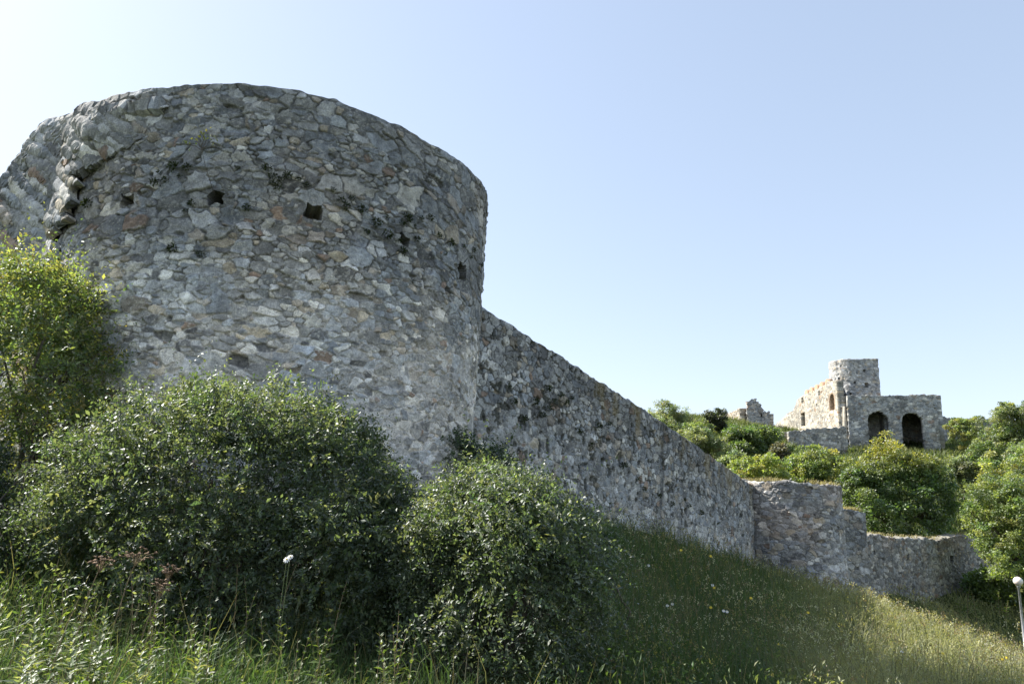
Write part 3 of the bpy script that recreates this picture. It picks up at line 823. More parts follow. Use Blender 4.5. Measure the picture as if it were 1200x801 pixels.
# ================================================================== TREES AND SHRUBS ON THE HILL
def crown_tree(name, base, blobs, label, cat, ncl, cr, per, L, pal, w, group=None, trunk_r=.14, seed=1, feather=False, topcol=None):
    ncl, cr, per, L = int(ncl*1.75), cr*.85, int(per*1.4), L*.66
    r = np.random.default_rng(seed)
    base = np.array([base[0], base[1], gz(base[0], base[1])-.05]) if len(base) == 2 else np.array(base)
    th = thing(name, base, label, cat, group)
    V, F, ci = clump_foliage(blobs, ncl, cr, per, L, r, .34 if feather else .62)
    nl = len(V)//4
    cc = pick_col(ci.max()+1, pal, w, r, .18)[ci]
    c = cc*(1+.28*(r.random((nl, 1))*2-1))
    if topcol is not None:
        zc = V.reshape(-1, 4, 3)[:, 0]
        k = (sst(topcol[1], topcol[2], zc[:, 2]+.35*fbm(zc[:, 0]*.8, zc[:, 1]*.8, zc[:, 2]*.8, seed, 3))*(r.random(nl) < .85))[:, None]
        c = c*(1-k)+np.array(topcol[0])*k*(.8+.4*r.random((nl, 1)))
    mesh_np('crown', V, F, M_LEAF_FAR, th, np.repeat(c, 4, 0))
    bs = [np.array(b[0], float) for b in blobs]
    top = np.mean(bs, 0); 
    parts = [tube(np.array([base-np.array([0, 0, .3]), base*.6+top*.4+r.normal(size=3)*.1, base*.2+top*.8]), np.array([trunk_r*1.25, trunk_r, trunk_r*.6]), 8)]
    fork = base*.55+top*.45
    tips = []
    for c_, q in blobs:
        for _ in range(3): tips.append(np.array(c_)+r.normal(size=3)*np.array(q)*.4)
    parts += limbs(fork, tips, trunk_r*.5, r)
    Vt, Ft = join(parts)
    mesh_np('trunk', Vt, Ft, M_WOOD, th)
    return th

DK = [(0.061, 0.099, 0.029), (0.077, 0.121, 0.033), (0.099, 0.143, 0.042)]
YG = [(0.172, 0.207, 0.052), (0.149, 0.19, 0.052), (0.207, 0.218, 0.057)]
MG = [(0.103, 0.149, 0.052), (0.132, 0.172, 0.057), (0.086, 0.127, 0.046), (0.161, 0.196, 0.069)]
PG = [(0.138, 0.172, 0.086), (0.172, 0.196, 0.098), (0.115, 0.149, 0.075)]

def pxblob(px, py, Y, rx, rz, ry=None):
    """lobe centred on that sight line at depth Y, radii given as seen (pixels)"""
    c = P(px, py, Y); s = Y/FOC*(.90 if Y > 30 else .98)
    return (c, (rx*s, (ry or rx)*s*.9, rz*s))

def hill_trees():
    # the big maple behind the low wall
    Y = 50.
    crown_tree('maple_tree', P(1052, 640, Y)[:2],
               [pxblob(1050, 585, Y, 48, 42), pxblob(1010, 575, Y-1, 32, 36), pxblob(1038, 545, Y, 36, 30), pxblob(1085, 580, Y-.5, 30, 40), pxblob(1068, 552, Y+.5, 30, 26), pxblob(1030, 600, Y-2, 40, 26), pxblob(1085, 608, Y-1, 26, 22)],
               'large round maple with yellowing top in front of the castle arches', 'tree', 430, .62, 75, .26, DK, [3, 3, 2], trunk_r=.22, seed=3,
               topcol=((.20, .20, .045), P(1050, 562, Y)[2], P(1050, 522, Y)[2]))
    crown_tree('broad_tree', P(955, 610, 54)[:2], [pxblob(957, 545, 54, 30, 22), pxblob(978, 560, 53, 24, 26), pxblob(940, 556, 54, 20, 18)],
               'pale yellow green tree directly behind the rounded bastion', 'tree', 190, .55, 70, .26, YG+MG[:2], [2, 2, 1, 3, 2], trunk_r=.15, seed=4)
    crown_tree('feathery_tree', P(782, 525, 74)[:2], [pxblob(783, 482, 74, 13, 13), pxblob(770, 494, 74, 12, 11), pxblob(797, 496, 74, 13, 13), pxblob(783, 506, 73, 22, 14)],
               'thin feathery tree on the skyline, leftmost of the hillside trees', 'tree', 170, .5, 42, .30, PG, [1, 1, 1], trunk_r=.1, seed=5, feather=True)
    crown_tree('pine_tree', P(833, 520, 76)[:2], [pxblob(830, 489, 76, 10, 5), pxblob(842, 492, 76, 9, 6), pxblob(838, 500, 76, 10, 5)],
               'small dark flat topped pine standing on the skyline between the feathery tree and the ruin', 'tree', 46, .45, 70, .28, [(.03, .045, .018), (.045, .055, .025)], [1, 1], trunk_r=.1, seed=6)
    crown_tree('broad_tree', P(880, 560, 66)[:2], [pxblob(880, 517, 66, 24, 18), pxblob(868, 525, 65, 22, 22), pxblob(897, 522, 66, 15, 20), pxblob(862, 508, 66, 10, 11)],
               'dark green bushy tree below the small tower ruin', 'tree', 210, .62, 70, .30, DK+MG[:1], [3, 3, 2, 1], trunk_r=.15, seed=7)
    lab = ['grey green shrub on the hillside right behind the top of the curtain wall', 'olive bush at the foot of the feathery skyline tree', 'low bright yellow green bush just above the end of the curtain wall',
           'pale shrub growing between the dark bushy tree and the curtain wall', 'brownish dry bush below the left end of the castle terrace']
    dat = [((835, 540, 58), [(835, 528, 20, 16), (818, 518, 15, 12)], PG), ((815, 520, 68), [(812, 506, 16, 10), (800, 512, 12, 9), (824, 503, 9, 9)], MG),
           ((882, 578, 47), [(882, 551, 28, 15), (868, 558, 16, 12), (905, 552, 14, 14)], YG), ((850, 545, 54), [(858, 542, 16, 14), (842, 546, 12, 12)], PG+MG[:2]),
           ((915, 560, 62), [(914, 533, 12, 14), (922, 543, 14, 16)], [(.10, .09, .05), (.08, .085, .04)])]
    for i, (b, bl, pal) in enumerate(dat):
        crown_tree('hill_shrub', P(*b)[:2], [pxblob(x, y, b[2], a, c) for x, y, a, c in bl], lab[i], 'shrub', 95, .5, 60, .25, pal, [1]*len(pal), 'shrubs on the castle hill', .06, 20+i)
    # right-hand side of the hill
    lab = ['pale yellow green bush against the dark ridge wall', 'rounded mid green bush on the slope, below the ridge wall near the right edge', 'tall leafy tree breaking the skyline at the right edge', 
           'light green tree filling the right edge between skyline and low wall', 'greyish willow like bush at the right edge halfway up the slope', 'dark low bush behind the street lamp under the leaning tree', 'dull green shrub on the open slope right of the maple']
    dat = [((1135, 535, 92), [(1133, 512, 13, 20), (1122, 500, 9, 9), (1143, 500, 11, 10)], YG+PG), ((1160, 570, 70), [(1155, 538, 20, 22), (1140, 552, 14, 18)], MG),
           ((1190, 560, 72), [(1188, 502, 24, 26), (1176, 490, 13, 12), (1203, 490, 20, 14), (1180, 525, 24, 22)], MG+PG), ((1195, 640, 56), [(1185, 575, 36, 40), (1165, 590, 20, 34), (1215, 570, 30, 44), (1200, 615, 34, 26)], MG+YG),
           ((1200, 550, 66), [(1196, 540, 12, 16)], PG), ((1165, 700, 44), [(1165, 685, 24, 13), (1195, 690, 22, 14), (1142, 694, 12, 8)], DK), ((1125, 560, 70), [(1128, 552, 9, 8), (1138, 562, 9, 10)], PG)]
    for i, (b, bl, pal) in enumerate(dat):
        big = i in (2, 3)
        crown_tree('broad_tree' if big else 'hill_shrub', P(*b)[:2], [pxblob(x, y, b[2], a, c) for x, y, a, c in bl], lab[i], 'tree' if big else 'shrub',
                   260 if big else 95, .6 if big else .5, 66, .28, pal, [1]*len(pal), None if big else 'shrubs on the castle hill', .14 if big else .06, 40+i)
    # leaning tree whose branches hang in front of the low wall, beside the lamp
    Y = 41
    crown_tree('leaning_tree', P(1230, 720, Y)[:2], [pxblob(1185, 595, Y, 40, 32), pxblob(1168, 628, Y, 26, 18), pxblob(1190, 650, Y, 30, 22), pxblob(1215, 600, Y+1, 40, 46), pxblob(1158, 604, Y, 18, 26), pxblob(1178, 662, Y-.5, 14, 20), pxblob(1210, 655, Y+1, 24, 26), pxblob(1163, 645, Y-.6, 10, 18)],
               'bright leafy tree leaning in from the right above the lamp globe', 'tree', 330, .48, 52, .22, MG+YG[:2], [2, 2, 1, 2, 1, 1], trunk_r=.2, seed=60)
hill_trees()

# ================================================================== FOREGROUND SHRUBS
def shrub(name, base, blobs, label, cat, ntw, per, tl, L, pal, w, seed, droop=.35, upb=.35, wr=.5, sprig=.12, stems=9, stem_r=.018, matl=None):
    r = np.random.default_rng(seed)
    base = np.array([base[0], base[1], gz(*base)])
    th = thing(name, base, label, cat)
    V, F, tw, pos = twig_foliage(blobs, ntw, per, tl, L, r, droop, upb, wr, sprig, ground)
    ct = pick_col(tw.max()+1, pal, w, r, .22)[tw]
    c = ct*(1+.3*(r.random((len(tw), 1))*2-1))
    mesh_np('foliage', V, F, matl or M_LEAF, th, np.repeat(c, 4, 0))
    tips = []
    bb = [(np.array(c_), np.array(q)) for c_, q in blobs]
    for k in range(stems):
        c_, q = bb[k % len(bb)]
        tips.append(c_+unit(r.normal(size=3)*np.array([1, 1, .4])+np.array([0, 0, .7]))*q*.92)
    pr = []
    for t in tips:
        b0 = base+np.array([*(r.normal(size=2)*.25), -.1]); pr += limbs(b0, [t], stem_r*(.6+.8*r.random()), r, 9, .16)
        f = b0*.45+t*.55
        pr += limbs(f, [f+unit(r.normal(size=3)+np.array([0, 0, .6]))*.6*min(q) for _ in range(3)], stem_r*.4, r, 6, .2)
    Vs, Fs = join(pr)
    mesh_np('stems', Vs, Fs, M_WOOD, th)
    return th

BUSH = [(.056, .082, .040), (.072, .100, .048), (.042, .064, .034), (.112, .138, .070)]
def front_shrubs():
    # the great rounded bush in front of the tower
    b = lambda px, py, Y, rx, rz, ry=None: pxblob(px, py, Y, rx, rz, ry)
    shrub('large_bush', P(260, 720, 8.4)[:2], [b(265, 575, 8.6, 150, 125), b(150, 590, 8.3, 110, 88), b(350, 600, 8.5, 110, 120), b(270, 520, 8.9, 100, 72), b(86, 625, 8.0, 58, 62), b(240, 680, 8.1, 130, 90), b(385, 700, 8.2, 100, 90), b(410, 560, 8.8, 44, 60), b(370, 690, 7.7, 95, 115), b(448, 640, 8.3, 46, 92)],
          'great rounded dark bush with sunlit top directly below the round tower', 'bush', 15500, 11, .27, .066, BUSH, [3, 3, 2, 2], 71, droop=.5, sprig=.16, stems=16)
    shrub('hanging_bush', P(580, 790, 7.6)[:2], [b(580, 660, 7.8, 108, 98), b(560, 600, 7.9, 70, 52), b(630, 640, 7.8, 66, 76), b(500, 690, 7.7, 62, 90), b(648, 655, 8.0, 58, 66), b(590, 710, 7.3, 112, 120), b(505, 730, 7.3, 60, 110), b(650, 720, 7.4, 52, 100)],
          'rounded bush draped in hanging shoots, between great bush and grass slope', 'bush', 11500, 12, .27, .06, BUSH, [3, 3, 2, 1.5], 72, droop=.75, sprig=.2, stems=12)
    shrub('elder_bush', P(45, 560, 10.4)[:2], [b(45, 380, 10.6, 78, 70), b(-10, 400, 10.4, 90, 85), b(62, 354, 10.7, 46, 42), b(30, 450, 10.4, 110, 75), b(98, 425, 10.7, 34, 44), b(108, 365, 10.8, 24, 22), b(10, 352, 10.5, 55, 36), b(0, 500, 10.2, 90, 60), b(70, 510, 10.3, 70, 50)],
          'tall loose yellow green elder growing against the left side of the tower', 'bush', 4700, 11, .38, .085, [(.10, .14, .045), (.14, .165, .05), (.07, .105, .035), (.19, .185, .06)], [3, 2, 3, 1], 73, droop=.35, upb=.5, sprig=.4, stems=14, stem_r=.022)
    shrub('wall_bush', P(540, 560, 14.3)[:2], [b(530, 535, 14.0, 48, 22), b(570, 552, 14.2, 30, 24), b(500, 545, 14., 26, 22)],
          'dark shaded bush at the foot of the join between tower and curtain wall', 'bush', 1500, 10, .24, .075, [(.028, .05, .02), (.035, .058, .022)], [1, 1], 74, stems=6)
    shrub('low_bush', P(-10, 640, 7.6)[:2], [b(-50, 590, 8.6, 60, 80), b(-40, 660, 7.6, 50, 50), b(-70, 550, 8.8, 60, 60)],
          'dark low bush cut by the left edge below the elder', 'bush', 1900, 10, .24, .07, [(.03, .05, .022), (.04, .062, .027)], [1, 1], 75, stems=6)
    shrub('low_bush', P(692, 690, 9.2)[:2], [b(700, 655, 9.6, 16, 30), b(690, 690, 9.0, 20, 36)],
          'slim dark bush on the grass slope just right of the hanging bush', 'bush', 420, 9, .24, .075, [(.03, .055, .022), (.04, .065, .024)], [1, 1], 76, stems=4, wr=.6)
front_shrubs()

# ================================================================== GRASS, WEEDS AND FLOWERS
def grass_blades(x, y, z, H, W, lean, r, col_lo, col_hi, az=None):
    n = len(x); az = r.random(n)*2*np.pi if az is None else az
    d = np.stack([np.cos(az), np.sin(az), np.zeros(n)], -1); s = np.stack([-np.sin(az), np.cos(az), np.zeros(n)], -1)
    az2 = r.random(n)*2*np.pi; s = np.stack([np.cos(az2), np.sin(az2), np.zeros(n)], -1)
    B = np.stack([x, y, z], -1); H = H[:, None]; W = W[:, None]; ln = lean[:, None]
    m = B+d*H*ln*.3+np.array([0, 0, 1])*H*.55; t = B+d*H*ln+np.array([0, 0, 1])*H*(1-.35*ln)
    V = np.stack([B-s*W*.5, B+s*W*.5, m+s*W*.42, m-s*W*.42, t], 1).reshape(-1, 3)
    k = np.arange(n)[:, None]*5
    Fq = k+np.array([[0, 1, 2, 3]]); Ft = k+np.array([[3, 2, 4]])
    C = np.stack([col_lo, col_lo, (col_lo+col_hi)/2, (col_lo+col_hi)/2, col_hi], 1).reshape(-1, 3)
    return V, Fq, Ft, C

def meadow():
    r = np.random.default_rng(91)
    nt_, per = 36000, 8
    Y = np.exp(np.log(3.6)+(np.log(62)-np.log(3.6))*r.random(nt_)**.9); X = Y*(-.95+2.0*r.random(nt_))
    tid = np.repeat(np.arange(nt_), per); n = len(tid)
    sp = (.03+.012*Y)[tid]*np.where(hsh(tid, 0, 0, 5) < .35, 2.6, 1.0)
    ox, oy = r.normal(size=n)*sp*.5, r.normal(size=n)*sp*.5
    X, Y = X[tid]+ox, Y[tid]+oy
    # keep clear of walls and of what stands behind them
    e = unit(B0-A0); nw = np.array([e[1], -e[0]])
    side = (X-A0[0])*nw[0]+(Y-A0[1])*nw[1]
    ok = (side > .15)|(Y < 14)
    ok &= np.hypot(X-TC[0], Y-TC[1]) > TR+.1
    ok &= np.hypot(X-BC[0], Y-BC[1]) > BR+.1
    lw0 = P(1010, 640, 37.2)[:2]; lw1 = P(1152, 640, 49)[:2]; le = unit(lw1-lw0); ln_ = np.array([le[1], -le[0]])
    ok &= ((X-lw0[0])*ln_[0]+(Y-lw0[1])*ln_[1] > .2)
    # nothing much grows under the big bushes
    for c, rr in ((P(260, 700, 8.5)[:2], 1.5), (P(580, 740, 7.5)[:2], 1.15)):
        ok &= (np.hypot(X-c[0], Y-c[1]) > rr)
    X, Y, tid, ox, oy = X[ok], Y[ok], tid[ok], ox[ok], oy[ok]
    th_, tc_ = hsh(tid, 1, 0, 5), hsh(tid, 2, 0, 5)
    Z = ground(X, Y)-.02
    d = np.hypot(X, Y)
    pat = fbm(X*.5, Y*.5, None, 95, 4); pat2 = fbm(X*1.7, Y*1.7, None, 96, 3)
    H = (.16+.18*r.random(len(X))+.50*th_**4)*(1+1.0*pat2+.6*pat)*(.75+.35*sst(5, 12, d)); H = np.clip(H, .08, .8)
    W = np.maximum(.007, d*.00075)*(.7+.7*r.random(len(X)))
    green = np.array((.046, .082, .028)); yel = np.array((.095, .125, .045)); dry = np.array((.20, .17, .10)); pur = np.array((.11, .09, .07))
    lit = sst(.9, .3, 0*X)
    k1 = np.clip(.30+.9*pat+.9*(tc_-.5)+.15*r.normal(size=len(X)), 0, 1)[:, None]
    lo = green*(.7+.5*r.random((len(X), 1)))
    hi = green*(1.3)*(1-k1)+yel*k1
    sunny = sst(.36, .50, X/np.maximum(Y, 1)+.06*pat)[:, None]      # drier grass, with sunlight painted into its colour, on the slope's open side
    front = sst(-.4, -1.4, X)[:, None]*sst(8., 6.5, Y)[:, None]; hi = hi*(1+.45*front); lo = lo*(1+.3*front)  # front left blades brightened in colour to look sunlit
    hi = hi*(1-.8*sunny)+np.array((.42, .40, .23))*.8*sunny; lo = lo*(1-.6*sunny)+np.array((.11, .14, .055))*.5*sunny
    seedh = r.random(len(X)) < .13+.18*sst(-.1, .3, pat2)*sst(9, 14, d)
    hi = np.where(seedh[:, None], np.where(r.random((len(X), 1)) < .5, dry, pur), hi)*(.75+.5*r.random((len(X), 1)))
    H = np.where(seedh, H*1.3, H)
    lean = .25+.75*r.random(len(X))**1.2; lean = np.where(seedh, lean*.5, lean)
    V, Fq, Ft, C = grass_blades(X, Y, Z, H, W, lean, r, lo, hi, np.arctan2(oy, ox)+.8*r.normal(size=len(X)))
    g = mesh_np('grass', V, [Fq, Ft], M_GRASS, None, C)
    tag(g, 'long meadow grass with purple brown seed heads on the slope below the walls', 'grass', kind='stuff')
    # leafy ground cover: between bushes and in front
    n = 230000
    Y = np.exp(np.log(3.6)+(np.log(42)-np.log(3.6))*r.random(n)**.8); X = Y*(-.9+1.9*r.random(n))
    side = (X-A0[0])*nw[0]+(Y-A0[1])*nw[1]
    pt = fbm(X*.9, Y*.9, None, 97, 3)
    ok = ((side > .1)|(Y < 14))&(np.hypot(X-TC[0], Y-TC[1]) > TR+.1)&(np.hypot(X-BC[0], Y-BC[1]) > BR+.1)&(pt+.4*r.random(n) > np.where(X < -1.0, -.02, .02))
    X, Y = X[ok], Y[ok]; Z = ground(X, Y); d = np.hypot(X, Y)
    ok = (np.hypot(X-P(580, 740, 7.4)[0], Y-7.3) > 1.25)&(np.hypot(X-P(370, 740, 7.6)[0], Y-7.5) > 1.0)
    X, Y, Z, d = X[ok], Y[ok], Z[ok], d[ok]
    shy = sst(.2, -.5, np.abs(X+.9)-1.3)*sst(7.5, 6.5, Y)      # it stays low in front of the two bushes
    hgt = (1-.7*shy)*(.05+np.where(X < -.8, .33*sst(4., 6.5, d)+.05, .50)*r.random(len(X)))*(1+1.3*fbm(X*1.6, Y*1.6, None, 98, 3))
    Pt = np.stack([X, Y, Z+hgt], -1)
    D = unit(r.normal(size=Pt.shape)*.7+np.array([0, 0, .55])); Nm = unit(r.normal(size=Pt.shape)+np.array([0, 0, .5]))
    V, F = leaf_mesh(Pt, D, Nm, np.maximum(.022+.04*r.random(len(X)), d*.0024)*np.where(X < -.8, 1.25, 1.0), .36)
    c = pick_col(len(X), [(.04, .07, .028), (.06, .10, .036), (.09, .125, .05), (.13, .15, .07)], [3, 3, 2, 1.2], r)*(1+.9*fbm(X*.7, Y*.7, None, 94, 3))[:, None]
    sn = (sst(.36, .50, X/np.maximum(Y, 1))*.7)[:, None]; c = c*(1-sn)+np.array((.27, .27, .14))*sn  # leaf colour paled to straw, painting the same sunlight on the undergrowth
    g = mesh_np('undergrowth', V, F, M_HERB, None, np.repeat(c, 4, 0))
    tag(g, 'low leafy undergrowth among the bushes and grass', 'undergrowth', kind='stuff')
    # seed heads and small umbels standing over the grass, in drifts
    n = 15000
    Y = np.exp(np.log(4.5)+(np.log(40)-np.log(4.5))*r.random(n)**.8); X = Y*(-.5+1.6*r.random(n))
    side = (X-A0[0])*nw[0]+(Y-A0[1])*nw[1]; pt = fbm(X*.55, Y*.55, None, 197, 4)
    ok = ((side > .1)|(Y < 12))&((X > .6+.8*r.random(n))|(r.random(n) < .06))&(Y > 6.5)&(np.hypot(X-BC[0], Y-BC[1]) > BR+.1)&(np.hypot(X-TC[0], Y-TC[1]) > TR+.1)&(pt+.25*r.random(n) > .02)
    X, Y, pt = X[ok], Y[ok], pt[ok]; Z = ground(X, Y); d = np.hypot(X, Y)
    per = 5; hh = (.35+.35*r.random(len(X)))*(1+.5*pt)
    Pt = np.repeat(np.stack([X, Y, Z+hh], -1), per, 0); d5 = np.repeat(d, per)
    Pt += r.normal(size=Pt.shape)*np.maximum(.012, d5*.0012)[:, None]*np.array([1, 1, 1.6])
    V, F = leaf_mesh(Pt, unit(r.normal(size=Pt.shape)*.6+np.array([0, 0, 1])), r.normal(size=Pt.shape), np.maximum(.02, d5*.0022), .5)
    kd = (fbm(X*.8, Y*.8, None, 199, 2)+.5*(r.random(len(X))-.5))
    c0 = np.where((kd > .12)[:, None], np.array((.36, .36, .32)), np.where((kd > -.1)[:, None], np.array((.17, .13, .095)), np.array((.20, .19, .09))))*(.7+.6*r.random((len(X), 1)))
    g = mesh_np('seed_heads', V, F, M_HERB, None, np.repeat(np.repeat(c0, per, 0), 4, 0))
    tag(g, 'brown and whitish seed heads standing over the meadow grass', 'seed heads', kind='stuff')
    # dry grass along the heads of the low walls
    pts = []
    for a_, b_, z_, wd_, n_ in ((P(985, 600, 36.4)[:2], P(1014, 600, 36.8)[:2], P(1000, 598, 36.4)[2], .8, 500), (lw0, lw0+(lw1-lw0)*1.3, None, .8, 1500)):
        f = r.random(n_); q = a_+(b_-a_)*f[:, None]-ln_*(.1+wd_*r.random((n_, 1)))
        zz = np.full(n_, z_) if z_ is not None else np.interp(f*1.3, [0, .28, .62, .71, .78, 1, 1.3], [P(x, y, Y_)[2] for x, y, Y_ in ((1012, 626, 37.3), (1050, 629, 40), (1098, 632, 44), (1112, 630, 45.2), (1122, 627, 46), (1150, 627, 48.8), (1190, 637, 52.6))])
        pts.append(np.column_stack([q, zz-.03]))
    ph = r.random(1600)*3.4-1.7+math.atan2(-BC[1], -BC[0]); rr = BR-.85*r.random(1600)
    pts.append(np.column_stack([BC[0]+rr*np.cos(ph), BC[1]+rr*np.sin(ph), np.full(1600, P(940, 565, 32.2)[2]-.05)]))
    Q = np.concatenate(pts); k = fbm(Q[:, 0]*1.1, Q[:, 1]*1.1, None, 201, 2)+.4*r.random(len(Q)) > .1; Q = Q[k]; n = len(Q)
    V, Fq, Ft, C = grass_blades(Q[:, 0], Q[:, 1], Q[:, 2], .14+.22*r.random(n), np.full(n, .03), .2+.8*r.random(n), r, np.broadcast_to(np.array((.16, .14, .07)), (n, 3)), np.array((.30, .26, .15))*(.7+.6*r.random((n, 1))))
    g = mesh_np('wall_top_grass', V, [Fq, Ft], M_GRASS, None, C)
    tag(g, 'dry yellow grass growing along the heads of the low walls and bastion', 'grass', kind='stuff')
    # rough growth on the castle hill
    n = 60000
    Y = 38+72*r.random(n)**.8; X = Y*(.1+.75*r.random(n))
    ok = ((X-lw0[0])*ln_[0]+(Y-lw0[1])*ln_[1] < -1.5)&(np.hypot(X-BC[0], Y-BC[1]) > 3)
    X, Y = X[ok], Y[ok]; Z = ground(X, Y)-.05
    pat = fbm(X*.25, Y*.25, None, 99, 4)
    H = np.clip(.5+.5*r.random(len(X))+1.2*pat, .15, 1.6); W = .07+.09*r.random(len(X))
    k1 = np.clip(.4+1.2*pat+.3*r.normal(size=len(X)), 0, 1)[:, None]
    lo = np.broadcast_to(np.array((.055, .085, .026)), (len(X), 3)); hi = np.array((.075, .11, .035))*(1-k1)+np.array((.15, .155, .07))*k1
    V, Fq, Ft, C = grass_blades(X, Y, Z, H, W, .2+.7*r.random(len(X)), r, lo, hi*(.7+.6*r.random((len(X), 1))))
    g = mesh_np('hill_grass', V, [Fq, Ft], M_GRASS, None, C)
    tag(g, 'rough tall grass covering the castle hill behind the walls', 'grass', kind='stuff')
meadow()

def leafy_stem(base, h, L, pairs, r, wr=.3, lean=.1, pal=((.12, .15, .09), (.10, .135, .07)), top=True):
    """upright weed: tapering stem, opposite pairs of pointed leaves that shrink upwards"""
    base = np.array(base); az = r.random()*6.28; dv = np.array([cos(az), sin(az), 0])*lean*h
    t = np.linspace(0, 1, 9)[:, None]; pts = base+dv*t**2+np.array([0, 0, h])*t
    st = tube(pts, .006*(1-.7*t[:, 0])*max(h, .4), 5)
    Pt, D, Nm, LL = [], [], [], []
    for k in range(pairs):
        f = .12+.88*(k+.5)/pairs; p = base+dv*f*f+np.array([0, 0, h*f]); a = k*1.57+r.random()*.5
        l = L*(1-.72*f**1.6)*(.8+.4*r.random())
        for s in (0, np.pi):
            d = np.array([cos(a+s), sin(a+s), .15+.75*f+.9*max(f-.75, 0)+.25*r.normal()])
            Pt.append(p); D.append(d); Nm.append([-.7*cos(a+s)+.4*r.normal(), -.7*sin(a+s)+.4*r.normal(), .8]); LL.append(l)
            if k < pairs-1:
                Pt.append(p+unit(d)*l*.3); D.append(d+np.array([-sin(a+s), cos(a+s), 0])*.8); Nm.append([0, 0, 1]); LL.append(l*.45)
                Pt.append(p+unit(d)*l*.3); D.append(d-np.array([-sin(a+s), cos(a+s), 0])*.8); Nm.append([0, 0, 1]); LL.append(l*.45)
    V, F = leaf_mesh(np.array(Pt), np.array(D), np.array(Nm), np.array(LL), wr)
    c = pick_col(len(Pt), pal, [1]*len(pal), r, .2)
    return st, V, F, np.repeat(c, 4, 0)

